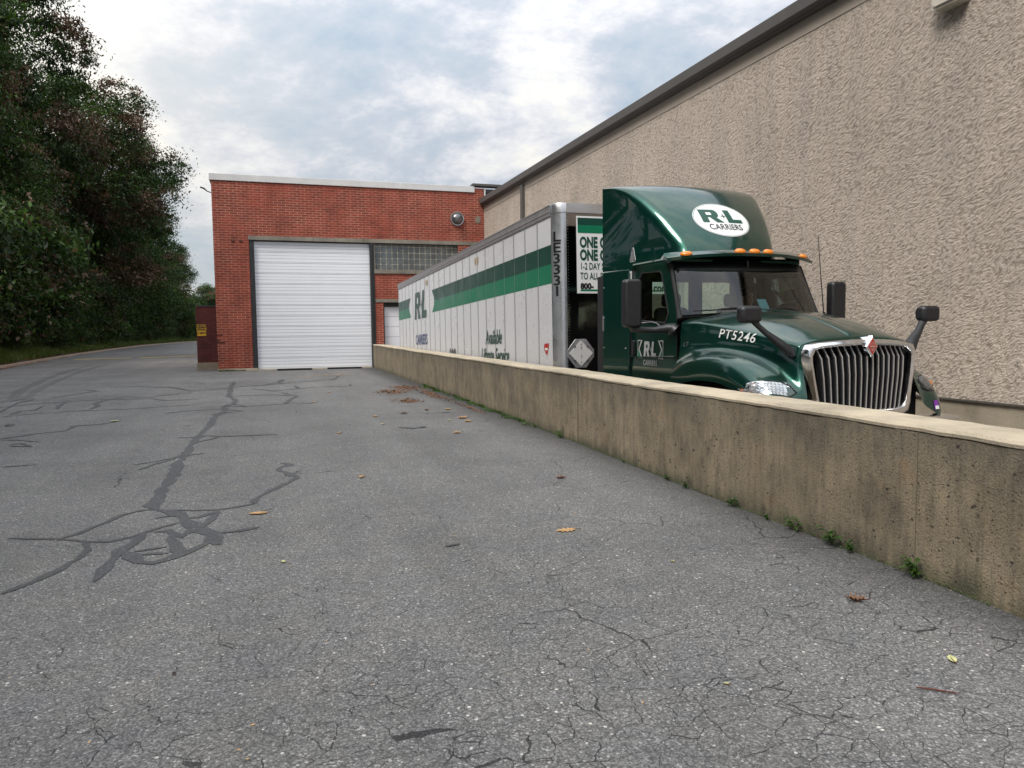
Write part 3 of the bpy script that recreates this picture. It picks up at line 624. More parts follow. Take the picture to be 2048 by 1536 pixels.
# glass block window
gw = MB(); rr = random.Random(2); nb = 15; bw = (8.16 - 4.50) / nb; rowh = (5.30 - 4.205) / 4.4
for i in range(nb):
    for j in range(5):
        h0 = 4.205 + j * rowh; h1 = min(h0 + rowh, 5.30)
        dx = 4.5 + i * bw; dd = rr.uniform(-.006, .006)
        gw.rbox(dx + .011, dx + bw - .011, Y0 + .10 + dd, Y0 + .2, h0 + .011, h1 - .011, .02, 'y', 2)
gb = gw.build('glass_block_window', 'glassblock', bb, bevel=.008)
w = MB(); w.box(4.47, 8.16, Y0 + .115, Y0 + .19, 4.2, 5.31); w.build('mortar_grid', 'blockjoint', gb)
w = MB(); w.box(4.46, 8.17, Y0 + .02, Y0 + .25, 5.302, 5.332); w.box(8.14, 8.158, Y0 + .05, Y0 + .2, 4.2, 5.3); w.build('window_frame', 'darkframe', gb)
# dock door beside the trailer
w = MB(); n = 8; H2 = (2.62 + .9) / n
for i in range(n): w.box(4.86, 7.55, Y0 + .22, Y0 + .27, -.9 + i * H2 + .012, -.9 + (i + 1) * H2)
w.build('dock_door', 'doorwhite', bb, bevel=.004)
w = MB(); w.box(4.80, 7.6, Y0 + .15, Y0 + .3, 2.62, 2.80); w.box(4.80, 4.86, Y0 + .15, Y0 + .3, -1, 2.62); w.build('dock_door_frame', 'darkframe', bb)
# exhaust dome, conduit patch, floodlight, notch of damaged bricks
w = MB(); c = (8.13, Y0 - .02, 6.48); w.lathe([(-.02, .30), (-.06, .31), (-.08, .30), (-.075, .265), (-.04, .26)], c, 'y', 32); v_ = w.build('vent', 'galv', bb, smooth=40)
w = MB(); w.lathe([(-.05, .25), (-.11, .235), (-.17, .19), (-.21, .12), (-.225, .04), (-.226, .001)], c, 'y', 28); w.build('vent_dome', 'dome', v_, smooth=50)
w = MB(); w.prism([(9.1 + .13 * math.cos(t * .7) * (1 + .15 * math.sin(t * 3)), 6.47 + .17 * math.sin(t * .7)) for t in range(9)], Y0 - .02, Y0 + .05); w.build('mortar_patch', 'lintel', bb, bevel=.01)
w = MB(); w.tube([(-1.96, Y0 + .1, 7.18), (-2.1, Y0 + .1, 7.22), (-2.22, Y0 + .1, 7.33), (-2.36, Y0 + .1, 7.38)], [.02, .02, .035, .03], 8); w.build('floodlight_arm', 'darkframe', bb, smooth=40)
w = MB(); w.box(8.86, 10.2, Y0 - .08, Y0 + .35, 7.95, 8.06); w.box(8.9, 9.0, Y0 + .41, Y0 + 12, 7.8, 8.06); fz = w.build('upper_roof_edge', 'gutter', bb, bevel=.01)
w = MB(); w.box(9.5, 12.5, Y0 + .5, Y0 + 6, 6.9, 7.94); w.build('upper_wall', 'siding', bb)
w = MB(); w.box(9.40, 9.46, Y0 - .02, Y0 + .04, 7.4, 7.9); w.build('vent_pipe', 'coping', bb)
w = MB()
for zz, l in ((1.43, .22), (1.13, .30), (1.23, .12)): w = MB(); w.box(-1.951, -1.951 + l, Y0 - .004, Y0 + .02, zz, zz + .07); w.build('chipped_brick', 'brick_dark', bb)
w = MB()
for xx in (-.98, -1.28): w = MB(); w.box(xx, xx + .14, Y0 - .03, Y0 + .01, 5.24, 5.34); w.build('rusty_anchor', 'twig', bb, bevel=.01)

# small brick wing with the yellow speed sign
t_ = empty('brick_screen_wall', (-2.45, 34.05, 0), 'short dark brick wall on a concrete footing left of the red building', 'wall')
w = MB(); w.box(-2.86, -1.96, 34.05, 37.5, .30, 2.68); w.build('wall', 'brick_dark', t_)
w = MB(); w.box(-2.89, -1.96, 34.0, 37.5, -.1, .298); w.build('footing', 'found', t_, bevel=.012)
w = MB(); w.box(-2.87, -1.96, 34.03, 37.5, 2.682, 2.73); w.build('cap', 'siding', t_)
s_ = empty('speed_sign', (-2.66, 34.03, 1.68), 'small black and yellow slow down 5 mph sign on the dark brick wall', 'sign')
w = MB(); w.rbox(-2.83, -2.48, 34.03, 34.042, 1.44, 1.93, .015, 'y'); w.build('plate', 'yellow', s_)
w = MB(); w.rbox(-2.815, -2.495, 34.026, 34.0295, 1.675, 1.915, .01, 'y'); w.build('black_panel', 'black', s_)
w = MB(); put(w, text2d('SLOW', .125, .02), lambda u, v: (-2.655 + u, 34.024, 1.855 + v)); put(w, text2d('DOWN', .12, .02), lambda u, v: (-2.655 + u, 34.024, 1.74 + v)); w.build('lettering', 'yellow', s_)
w = MB(); put(w, text2d('5 MPH', .12, .025), lambda u, v: (-2.655 + u, 34.027, 1.56 + v)); w.build('lettering', 'black', s_)

# rubber mats at the foot of the roller door
for k_, (a, b_, c, d, lb) in enumerate([(.33, 1.70, 31.55, 32.05, 'black rubber mat at the left of the roller door foot'), (2.35, 3.75, 31.65, 32.15, 'black rubber mat at the right of the roller door foot')]):
    w = MB(); w.box(a, b_, c, d, .005, .055)
    for i in range(12): w.box(a + .03 + i * (b_ - a - .08) / 12, a + .05 + i * (b_ - a - .08) / 12 + .02, c + .02, d - .02, .055, .066)
    o = w.build('rubber_mat', 'blackrubber'); tag(o, lb, 'mat', 'rubber mats under the roller door')

# ------------------------------------------------------------------ trailer (built in its own frame: y back from the nose, z above its floor line, x from its left side)
PITCH = -.0269
# local origin: nose, left side, ground under the nose
t_ = empty('box_trailer', (4.75, 11.88, -.36), 'long white box trailer with a two tone green stripe behind the truck cab', 'trailer', rot=(PITCH, 0, R_(0.0)))
T = t_; LN = 16.12; W = 2.60; ZT = 4.11; ZB = 1.12; rc = .20
def lb(mb, name, m, par=None, **k): return mb.build(name, m, par or T, local=True, **k)
w = MB(); w.add([(0, rc, ZB), (0, LN, ZB), (0, LN, ZT - .03), (0, rc, ZT - .03)], [(0, 1, 2, 3)]); w.add([(W, rc, ZB), (W, LN, ZB), (W, LN, ZT - .03), (W, rc, ZT - .03)], [(0, 1, 2, 3)])
w.box(.01, W - .01, .22, LN - .01, ZB + .01, ZB + .1)
sp = lb(w, 'side_panel', 'trailerwhite')
w = MB(); w.grid([[(.02, .15, ZT - .035), (W - .02, .15, ZT - .035)], [(.02, LN, ZT - .035), (W - .02, LN, ZT - .035)]]); lb(w, 'roof', 'alu')
# panel seams: a raised lap down each post with rivets both sides
NP = 23; pit = (LN - rc) / 23.2; seam = MB(); riv = MB()
for i in range(1, NP + 1):
    y = rc + i * pit
    for a_, b_ in ((-.007, -.0005), (W + .0005, W + .007)): seam = MB(); seam.box(a_, b_, y - .028, y + .028, ZB, ZT - .20); lb(seam, 'panel_seam', 'seam')
    st = .045 if i < 8 else .07
    z = ZB + .05
    while z < ZT - .22:
        for dy in (-.02, .02):
            riv.add([(-.0095, y + dy + .0065 * math.cos(a * 1.047), z + .0065 * math.sin(a * 1.047)) for a in range(6)], [(0, 1, 2, 3, 4, 5)])
        z += st
rv = lb(riv, 'rivet', 'rivet'); rv['kind'] = 'stuff'
# top rail
w = MB(); w.box(-.022, .0, rc, LN, ZT - .19, ZT - .02); w.box(-.028, .03, rc, LN, ZT - .02, ZT + .004); w.box(-.030, -.0225, rc, LN, ZT - .125, ZT - .105); w.box(W, W + .022, rc, LN, ZT - .19, ZT)
tr = lb(w, 'top_rail', 'rail', bevel=.004)
w = MB()
for k in range(int((LN - .3) / .085)):
    y = rc + .05 + k * .085
    for zz in (ZT - .055, ZT - .165): w.add([(-.0245, y + .008 * math.cos(a * 1.047), zz + .008 * math.sin(a * 1.047)) for a in range(6)], [(0, 1, 2, 3, 4, 5)])
lb(w, 'rivet', 'steel', tr)['kind'] = 'stuff'
# bottom rail
w = MB(); w.box(-.02, .0, rc, LN, ZB - .12, ZB + .08); w.box(W, W + .02, rc, LN, ZB - .12, ZB + .08); lb(w, 'bottom_rail', 'alu', bevel=.004)
# rounded front corners and nose
def cornerpts(r0, z, side): 
    c = []
    for i in range(9):
        a = R_(90 * i / 8); x = rc - r0 * math.cos(a); y = rc - r0 * math.sin(a)
        c.append((x if side == 0 else W - x, y, z))
    return c
for side, nm in ((0, 'corner_post'), (1, 'corner_post')):
    w = MB(); w.grid([cornerpts(rc + .006, z, side) for z in (ZB - .1, ZT - .15)]); lb(w, nm, 'steel', smooth=50)
w = MB()
for side in (0, 1): w.grid([cornerpts(rc + dr, z, side) for z, dr in ((ZT - .16, .008), (ZT - .155, .018), (ZT - .02, .018), (ZT + .005, .008), (ZT + .006, -.06))])
w.box(rc, W - rc, -.018, 0.02, ZT - .16, ZT - .02); w.box(rc, W - rc, -.010, 0.1, ZT - .02, ZT + .006)
lb(w, 'nose_rail', 'steel', smooth=40)
w = MB(); w.box(rc, W - rc, .0, .03, ZB - .1, ZT - .165); lb(w, 'front_wall', 'noseblack')
w = MB()
for x in (rc + .03, rc + .62, rc + 1.1, rc + 1.58, W - rc - .03):
    z = ZB
    while z < ZT - .2: w.add([(x + .007 * math.cos(a * 1.047), -.0045, z + .007 * math.sin(a * 1.047)) for a in range(6)], [(0, 1, 2, 3, 4, 5)]); z += .05
x = rc
while x < W - rc: w.add([(x + .007 * math.cos(a * 1.047), -.0215, ZT - .14 + .007 * math.sin(a * 1.047)) for a in range(6)], [(0, 1, 2, 3, 4, 5)]); x += .05
lb(w, 'rivet', 'steel')['kind'] = 'stuff'
# banner board on the nose (local z: world z + .36)
bx0, bx1, bz0, bz1 = .39, 2.25, 2.565, 3.90
w = MB(); w.box(bx0, bx1, -.012, -.002, bz0, bz1); bn = lb(w, 'banner', 'decalwhite')
w = MB(); w.box(bx0 + .02, bx1 - .02, -.015, -.0125, bz1 - .155, bz1 - .03); lb(w, 'banner_stripe', 'stripe_dark', bn)
w = MB(); w.box(bx0 + .02, bx1 - .02, -.0155, -.0125, bz1 - .29, bz1 - .156); lb(w, 'banner_stripe', 'stripe_green', bn); w = MB(); w.box(bx0 + .06, bx1 - .06, -.0155, -.0125, bz0 + .04, bz0 + .068); lb(w, 'banner_underline', 'stripe_green', bn)
w = MB()
for s_, sz, zz, bo in (('ONE CALL', .25, 3.445, .045), ('ONE CARRIER', .25, 3.225, .045), ('1-2 DAY SERVICE', .165, 3.035, .012), ('TO ALL POINTS', .165, 2.865, .012)):
    VF = text2d(s_, sz, bo, 0, 'LEFT'); V = [(u * .64, v) for u, v in VF[0]]
    w = MB(); w.add([(bx0 + .055 + u, -.0165, zz + v - .005) for u, v in V], VF[1]); lb(w, 'banner_lettering', 'dgreen', bn)
w = MB()
VF = text2d('800-', .135, .05, 0, 'LEFT'); w.add([(bx0 + .06 + u, -.0165, 2.685 + v) for u, v in VF[0]], VF[1])
lb(w, 'banner_lettering', 'black', bn); w = MB(); VF = text2d('www.rlc.com', .17, .03, 0, 'RIGHT'); w.add([(bx1 - .08 + u, -.0165, 2.665 + v) for u, v in VF[0]], VF[1])
lb(w, 'banner_lettering', 'dgreen', bn)
# placard holder
cx, cz = .44, 1.52; w = MB()
def dia(r): return [(cx + r * a, cz + r * b) for a, b in ((0, 1), (1, 0), (0, -1), (-1, 0))]
w.prism([(cx - .10, cz + .25), (cx + .10, cz + .25), (cx + .25, cz + .06), (cx + .25, cz - .06), (cx + .10, cz - .25), (cx - .10, cz - .25), (cx - .25, cz - .06), (cx - .25, cz + .06)], -.012, -.002, 'y')
pl = lb(w, 'placard_holder', 'alu', bevel=.004)
w = MB(); w.prism(dia(.225), -.022, -.013, 'y'); w.box(cx - .003, cx + .003, -.0245, -.022, cz - .2, cz + .2); lb(w, 'placard', 'coping', pl)
w = MB()
for a, b in ((.12, .12), (-.12, .12), (.12, -.12), (-.12, -.12)): w = MB(); w.box(cx + a - .02, cx + a + .02, -.03, -.022, cz + b - .008, cz + b + .008, None); lb(w, 'clip', 'rivet', pl)
for zz in (-.15, -.05, .1, .16): w = MB(); w.box(cx - .008, cx + .008, -.03, -.025, cz + zz - .008, cz + zz + .008); lb(w, 'clip', 'rivet', pl)
# stripe: dark band over green band, broken by the company mark
S1, S2, S3 = ZT - .685, ZT - 1.02, ZT - 1.355
A0, A1, B0, B1 = rc, 10.15, 13.62, LN
def xs(n): return -.0025 - n * .001
for nm, za, zb in (('stripe_dark', S2, S1), ('stripe_green', S3, S2)):
    w = MB()
    top = za > S3 + .1
    mid = (S1 + S3) / 2
    def ed(z, s): return s * (1 - abs(z - mid) / (S1 - mid)) * .42
    for (p, q, sgn) in ((A0, A1, 0), (B0, B1, 1)):
        yz = [(p + (0 if sgn == 0 else ed(za, 1)), za), (q - (ed(za, 1) if sgn == 0 else 0), za), (q - (ed(zb, 1) if sgn == 0 else 0), zb), (p + (0 if sgn == 0 else ed(zb, 1)), zb)]
        w.add([(xs(0), y, z) for y, z in yz], [(0, 1, 2, 3)])
    # the band also runs over each raised seam
    for i in range(1, NP + 1):
        y = rc + i * pit
        if A0 < y < A1 - .25 or y > B0 + .3: w.box(-.0085, -.0072, y - .028, y + .028, za, zb)
    lb(w, 'stripe', nm)
w = MB(); VF = scl(logo2d(.22), .88, .88)
w.add([(-.0095, 11.88 - u, (S1 + S3) / 2 + .0 + v) for u, v in VF[0]], VF[1]); lb(w, 'company_mark', 'stripe_dark')
w = MB(); VF = text2d('CARRIERS', .46, .02, 0); w.add([(-.0098, 11.88 - u * .95, 1.95 + v) for u, v in VF[0]], VF[1])
lb(w, 'lettering', mat('navy_lettering', (.03, .05, .16), .4))
w = MB()
for s_, sz, y_, z_ in (('Available', .44, 3.80, 1.87), ('Liftgate Service', .44, 3.76, 1.47)):
    VF = text2d(s_, sz, .015, .35); w.add([(-.0100, y_ - u * .78, z_ + v) for u, v in VF[0]], VF[1])
lb(w, 'lettering', 'dgreen')
w = MB(); VF = text2d('200', .5, .03, .3); w.add([(-.0101, 7.7 - u * .95, 1.45 + v) for u, v in VF[0]], VF[1]); lb(w, 'lettering', 'rivet')
# number down the corner post
w = MB()
for i, ch in enumerate('LE3331'):
    VF = sliced(text2d(ch, .24, .022, 0), .012); aa = R_(40)
    zc = 3.535 - i * .188
    for_u = lambda u: (rc - (rc + .0085) * math.cos(aa + u / (rc + .0085)), rc - (rc + .0085) * math.sin(aa + u / (rc + .0085)))
    w.add([(*for_u(u * 1.35), zc + v) for u, v in VF[0]], VF[1])
lb(w, 'unit_number', 'black')
# vents high on the side, emblem low by the post
w = MB()
for y in (4.95, 5.15, 10.75, 10.95):
    w = MB(); w.add([(-.009, y + .055 * math.cos(a * .628), ZT - .40 + .10 * math.sin(a * .628)) for a in range(10)], [tuple(range(10))]); lb(w, 'vent', 'oldpaint')
MAPP = [(-.10, .09), (-.04, .11), (.05, .10), (.12, .12), (.13, .05), (.09, .0), (.07, -.06), (.05, -.13), (.02, -.06), (-.02, -.10), (-.06, -.04), (-.12, -.01)]
w = MB(); w.add([(-.0045, .52 - u, 1.60 + v) for u, v in MAPP], [tuple(range(len(MAPP)))]); mp = lb(w, 'map_emblem', 'red')
w = MB(); w.box(-.0062, -.005, .45, .59, 1.585, 1.625); lb(w, 'map_band', 'decalwhite', mp)
# running gear, landing legs, rear doors
w = MB(); w.box(.35, .50, 9.5, LN - .3, .85, ZB); w.box(W - .50, W - .35, 9.5, LN - .3, .85, ZB); w.box(.1, W - .1, 0.1, LN, ZB - .10, ZB); lb(w, 'chassis', 'darkframe')
for x in (.35, W - .35):
    w = MB(); w.box(x - .07, x + .07, 3.0, 3.14, .25, ZB); w.box(x - .14, x + .14, 2.93, 3.21, .20, .25); lb(w, 'landing_leg', 'galv', bevel=.008)
def wheel(par, cx, cy, cz, r, wd, side, local=False, dual=False):
    k = wd / 2
    w = MB(); w.lathe([(-k, r * .60), (-k * 1.02, r * .80), (-k * .85, r * .97), (-k * .4, r), (k * .4, r), (k * .85, r * .97), (k * 1.02, r * .80), (k, r * .60)], (cx, cy, cz), 'x', 36, True)
    ty = w.build('wheel', 'tyre', par, smooth=40, local=local)
    w = MB(); s = side
    w.lathe([(s * k * .8, .005), (s * k * .8, r * .14), (s * k * .55, r * .2), (s * k * .15, r * .42), (s * k * .25, r * .56), (s * k * .95, r * .60), (s * k * .95, r * .63), (-s * k, r * .62), (-s * k, .005)], (cx, cy, cz), 'x', 28)
    for a in range(10):
        t = a * .628; w.lathe([(s * k * .25, .016), (s * k * .62, .014), (s * k * .62, .001)], (cx, cy + r * .32 * math.cos(t), cz + r * .32 * math.sin(t)), 'x', 6)
    w.build('rim', 'rim', ty, smooth=40, local=local)
for y in (12.6, 13.9):
    for x, s in ((.28, -1), (W - .28, 1)): wheel(T, x, y, .50, .50, .50, s, True)
w = MB(); w.box(.03, W / 2 - .005, LN, LN + .04, ZB, ZT - .1); w.box(W / 2 + .005, W - .03, LN, LN + .04, ZB, ZT - .1); lb(w, 'rear_door', 'trailerwhite', bevel=.005)

# ------------------------------------------------------------------ green tractor unit, facing the viewer
XC = 6.05
def subdiv(VF, n=4):
    V = []; F = []
    for f in VF[1]:
        q = [VF[0][i] for i in f]
        if len(q) == 5: q2_ = [q[:4], [q[0], q[3], q[4]]]
        else: q2_ = [q]
        for p in q2_:
            if len(p) == 3: o = len(V); V += p; F.append((o, o + 1, o + 2)); continue
            o = len(V)
            for i in range(n + 1):
                for j in range(n + 1):
                    a, b_ = i / n, j / n; V.append(tuple((p[0][k] * (1 - a) + p[1][k] * a) * (1 - b_) + (p[3][k] * (1 - a) + p[2][k] * a) * b_ for k in (0, 1)))
            F += [(o + i * (n + 1) + j, o + (i + 1) * (n + 1) + j, o + (i + 1) * (n + 1) + j + 1, o + i * (n + 1) + j + 1) for i in range(n) for j in range(n)]
    return V, F
K = empty('truck_cab', (XC, 8.2, -.26), 'dark green truck with tall roof fairing and chrome grille behind the low wall', 'truck')
def mir(vs): return [(2 * XC - x, y, z) for x, y, z in vs]
def both(fn):
    """build the same part on both sides"""
    for s in (-1, 1): fn(s)
def X(s, d): return XC + s * d
def catmull(P, n):
    out = []; m = len(P)
    for i in range(m - 1):
        p0, p1, p2, p3 = [Vector(P[min(max(j, 0), m - 1)]) for j in (i - 1, i, i + 1, i + 2)]
        for k in range(n):
            t = k / n; out.append(.5 * ((2 * p1) + (p2 - p0) * t + (2 * p0 - 5 * p1 + 4 * p2 - p3) * t * t + (3 * p1 - p0 - 3 * p2 + p3) * t ** 3))
    out.append(Vector(P[-1])); return out
# hood with fenders: half sections from rear to front (dx, z) per station y
ST = [
 (8.30, [(0, 1.765), (.52, 1.755), (.99, 1.69), (1.045, 1.60), (1.055, 1.49), (1.06, 1.34), (1.10, 1.17), (1.185, 1.04), (1.20, .93), (1.20, .80)]),
 (7.95, [(0, 1.80), (.50, 1.785), (.955, 1.675), (1.01, 1.58), (1.015, 1.46), (1.025, 1.34), (1.09, 1.25), (1.185, 1.18), (1.215, 1.04), (1.22, .92)]),
 (7.50, [(0, 1.765), (.48, 1.745), (.89, 1.615), (.94, 1.53), (.945, 1.42), (.965, 1.335), (1.06, 1.30), (1.175, 1.235), (1.22, 1.10), (1.22, .97)]),
 (7.05, [(0, 1.69), (.45, 1.665), (.825, 1.54), (.87, 1.46), (.88, 1.35), (.915, 1.27), (1.03, 1.255), (1.165, 1.195), (1.22, 1.06), (1.22, .93)]),
 (6.70, [(0, 1.585), (.43, 1.565), (.765, 1.465), (.81, 1.385), (.825, 1.26), (.87, 1.16), (.99, 1.13), (1.13, 1.06), (1.20, .93), (1.20, .76)]),
 (6.48, [(0, 1.495), (.41, 1.475), (.715, 1.415), (.765, 1.33), (.78, 1.17), (.82, 1.03), (.93, .985), (1.09, .92), (1.165, .80), (1.165, .60)]),
 (6.37, [(0, 1.44), (.40, 1.425), (.69, 1.39), (.74, 1.31), (.75, 1.15), (.78, .95), (.87, .88), (1.02, .81), (1.12, .70), (1.12, .55)]),
 (6.31, [(0, 1.39), (.40, 1.38), (.66, 1.35), (.71, 1.28), (.72, 1.10), (.75, .84), (.82, .72), (.93, .65), (1.04, .58), (1.04, .50)]),
]
ncol = []
for k_, (y, P) in enumerate(ST): ncol.append([Vector((p[0], y + ({len(ST) - 1: .10, len(ST) - 2: .075}.get(k_, 0) if j <= 4 else 0), p[1])) for j, p in enumerate(P)])
cols = [catmull([ncol[i][j] for i in range(len(ST))], 6) for j in range(10)]
rowsH = []
for i in range(len(cols[0])):
    half = catmull([cols[j][i] for j in range(10)], 4)
    R0 = [(XC - v.x, v.y, v.z) for v in half[::-1]] + [(XC + v.x, v.y, v.z) for v in half[1:]]
    rowsH.append(R0)
w = MB(); w.grid(rowsH)
hood = w.build('hood', 'paint', K, smooth=55)
hv = [Vector(v) for r in rowsH for v in r]; nn_ = len(rowsH[0])
hoodB = BVHTree.FromPolygons(hv, [(i * nn_ + j, i * nn_ + j + 1, (i + 1) * nn_ + j + 1, (i + 1) * nn_ + j) for i in range(len(rowsH) - 1) for j in range(nn_ - 1)])
def onto(bvh, p, d, off=.004):
    h = bvh.ray_cast(Vector(p), Vector(d).normalized())
    if h[0] is None: return None
    return h[0] - Vector(d).normalized() * off
# raised centre ridge on the hood
w = MB(); rows = []
for i in range(24):
    y = 8.0 - i * (8.0 - 6.42) / 23; r = []
    for dx in (-.115, -.085, 0, .085, .115):
        h = hoodB.ray_cast(Vector((XC + dx, y, 3)), Vector((0, 0, -1)))[0]; r.append((XC + dx, y, h.z + (.002 if abs(dx) > .1 else .014)))
    rows.append(r)
w.grid(rows); w.build('hood_ridge', 'paint', K, smooth=60)
# wheel arch lining, bumper
w = MB(); w.box(XC - 1.16, XC + 1.16, 6.15, 6.42, .28, .60); w.box(XC - .92, XC + .92, 6.10, 6.2, .34, .56); w.build('bumper', 'chrome', K, bevel=.03)
w = MB(); w.box(XC - .9, XC + .9, 6.5, 8.3, .35, .9); w.box(XC - .45, XC + .45, 6.5, 12.6, .35, .62); w.build('chassis', 'black', K)
# grille: chrome surround, black cave, bright-edged vertical bars
def gout(t):
    """outline of surround, t in polygon order; (dx,z)"""
    return t
GO = [(-.60, 1.415), (-.69, 1.395), (-.735, 1.33), (-.735, 1.25), (-.705, 1.02), (-.655, .74), (-.61, .64), (-.50, .60)]
GI = [(-.56, 1.345), (-.625, 1.325), (-.65, 1.27), (-.645, 1.20), (-.615, 1.02), (-.570, .78), (-.53, .72), (-.44, .70)]
GO = GO + [(-x, z) for x, z in GO[::-1]]; GI = GI + [(-x, z) for x, z in GI[::-1]]
def gy(dx, z): return 6.285 + .10 * (dx / .75) ** 2 + (1.4 - z) * -.02
def topbow(x, z): return z + .035 * max(0, 1 - (x / .62) ** 2) if z > 1.3 else z
w = MB(); rows = []
nO = len(GO)
def dens(P):
    out = []
    for i in range(len(P)):
        a, b_ = P[i], P[(i + 1) % len(P)]; n = max(1, int(math.hypot(a[0] - b_[0], a[1] - b_[1]) / .06))
        if n > 12: n = 16
        out.append((a, b_, n))
    return out
ring = []
for i in range(nO):
    n = 16 if abs(GO[i][0] - GO[(i + 1) % nO][0]) > .8 else 2
    for k_ in range(n):
        t = k_ / n; a, b_ = GO[i], GO[(i + 1) % nO]; c, d = GI[i], GI[(i + 1) % nO]
        ring.append(((a[0] + (b_[0] - a[0]) * t, a[1] + (b_[1] - a[1]) * t), (c[0] + (d[0] - c[0]) * t, c[1] + (d[1] - c[1]) * t)))
prof_g = [(0, .10), (0, .015), (.12, -.015), (.5, -.03), (.88, -.012), (1, .02), (1, .09)]
for f, dy in prof_g:
    r = []
    for (a, c) in ring:
        x = a[0] + (c[0] - a[0]) * f; z = a[1] + (c[1] - a[1]) * f; r.append((XC + x, gy(x, z) + dy, topbow(x, z)))
    rows.append(r)
w.grid(rows, cyc=True); gr = w.build('grille', 'chrome', K, smooth=50)
w = MB(); w.add([(XC + c[0], gy(*c) + .11, topbow(*c)) for a, c in ring], [tuple(range(len(ring)))]); w.build('grille_cave', 'black', gr)
gb_ = MB(); ge = MB()
for i in range(-7, 8):
    x = i * .0795; zt = 1.345 + .035 * max(0, 1 - (x / .62) ** 2); zb = .70; hw = .021
    x1 = x * (1 - .12)
    def bx(z): return x + (x1 - x) * (zt - z) / (zt - zb)
    Z = [zt, zt - .10, zt - .3, zb]; Y = [.085, .02, .012, .03]
    for a in range(3):
        for (mb, ha, y0_, y1_) in ((gb_, hw, .0, .08), (ge, .0055, -.008, 0.0)):
            vs = []
            for q in (a, a + 1):
                zz = Z[q]; xx = XC + bx(zz); yy_ = gy(bx(zz), zz) + Y[q]
                vs += [(xx - ha, yy_ + y0_, zz), (xx + ha, yy_ + y0_, zz), (xx + ha, yy_ + y1_, zz), (xx - ha, yy_ + y1_, zz)]
            mb.add(vs, [(0, 1, 5, 4), (1, 2, 6, 5), (2, 3, 7, 6), (3, 0, 4, 7)] + ([(0, 1, 2, 3)] if a == 0 else []))
gb_.build('grille_bar', 'plasticblack', gr); ge.build('bar_edge', 'bar_metal', gr)
# diamond badge
w = MB(); cx, cz, cy = XC - .01, 1.375, 6.215
def dm(sx, sz, y, dz=0): return [(cx, y, cz + sz + dz), (cx + sx, y, cz + dz), (cx, y, cz - sz + dz), (cx - sx, y, cz + dz)]
w.add(dm(.082, .118, cy + .06) + dm(.082, .118, cy + .012) + dm(.068, .10, cy), [(0, 1, 2, 3)] + [(i, (i + 1) % 4, (i + 1) % 4 + 4, i + 4) for i in range(4)] + [(i + 4, (i + 1) % 4 + 4, (i + 1) % 4 + 8, i + 8) for i in range(4)] + [(8, 9, 10, 11)])
w.add([(cx - .03, 6.36, 1.47), (cx + .03, 6.36, 1.47), (cx + .05, cy + .02, cz + .04), (cx - .05, cy + .02, cz + .04), (cx, cy + .015, cz + .112)], [(0, 1, 2, 4), (0, 4, 3)])
bd = w.build('badge', 'chrome', K, bevel=.003)
w = MB(); w.add(dm(.056, .084, cy - .003) + dm(.056, .084, cy + .002), [(0, 1, 2, 3), (0, 1, 5, 4), (1, 2, 6, 5), (2, 3, 7, 6), (3, 0, 4, 7)]); w.build('badge_panel', 'red', bd)
w = MB(); w.box(cx - .004, cx + .004, cy - .006, cy - .0035, cz - .05, cz + .05); w.box(cx - .04, cx + .04, cy - .0058, cy - .0036, cz - .006, cz + .006); 
for s in (-1, 1): w.add([(cx + s * .010, cy - .0055, cz + .045), (cx + s * .034, cy - .0055, cz + .012), (cx + s * .028, cy - .0055, cz + .012), (cx + s * .010, cy - .0055, cz + .036)], [(0, 1, 2, 3)]); w.add([(cx + s * .010, cy - .0055, cz - .045), (cx + s * .034, cy - .0055, cz - .012), (cx + s * .028, cy - .0055, cz - .012), (cx + s * .010, cy - .0055, cz - .036)], [(0, 1, 2, 3)])
w.build('badge_symbol', 'chrome', bd)
# headlights lie on the front slope of each fender
def headlight(s):
    C = Vector((XC + s * 1.05, 6.56, .905)); d = Vector((s * -.22, .80, -.50)).normalized()
    au = Vector((s * .80, .40, .10)).normalized(); av = d.cross(au).normalized()
    if av.z < 0: av = -av
    def P(u, v, o): 
        p = C + au * u + av * v; h = hoodB.ray_cast(p - d * .8, d); b = h[0] if h[0] is not None else p
        return b - d * o
    out = [(-.26, -.02), (-.20, .06), (-.10, .105), (.02, .105), (.14, .085), (.24, .045), (.30, .0), (.26, -.06), (.12, -.10), (-.05, -.11), (-.18, -.08)]
    w = MB(); n = len(out)
    rows = [[P(u * k, v * k, o) for u, v in out] for k, o in ((1.06, -.004), (1.05, .010), (1.0, .012), (1.0, .004), (.99, .002))]
    w.grid(rows, cyc=True); hb = w.build('headlight', 'black', K, smooth=40)
    w = MB(); rows = [[P(u * k, v * k, o) for u, v in out] for k, o in ((.99, .004), (.85, .008), (.6, .011), (.3, .013))]
    w.grid(rows, cyc=True); w.add(rows[-1], [tuple(range(n))]); w.build('lens', 'lens', hb, smooth=60)
    w = MB(); rr = random.Random(4)
    for iu in range(11):
        for iv in range(6):
            u = -.17 + iu * .038; v = -.10 + iv * .034
            if (u / .25) ** 2 + (v / .10) ** 2 > 1: continue
            a = P(u, v, .0025); b_ = P(u + .036, v, .0025); c = P(u + .036, v + .032, .0025); e = P(u, v + .032, .0025); m_ = (a + b_ + c + e) / 4 - d * -.0 - d * rr.uniform(.0, .006)
            w.add([a, b_, c, e, m_], [(0, 1, 4), (1, 2, 4), (2, 3, 4), (3, 0, 4)])
    w.build('reflector', 'reflector', hb)
    w = MB(); am = [(.15, .082), (.235, .046), (.296, .0), (.262, -.05), (.20, -.01)]
    w.add([P(u, v, .0125) for u, v in am], [tuple(range(5))]); w.build('turn_lamp', 'amber', hb)
both(headlight)
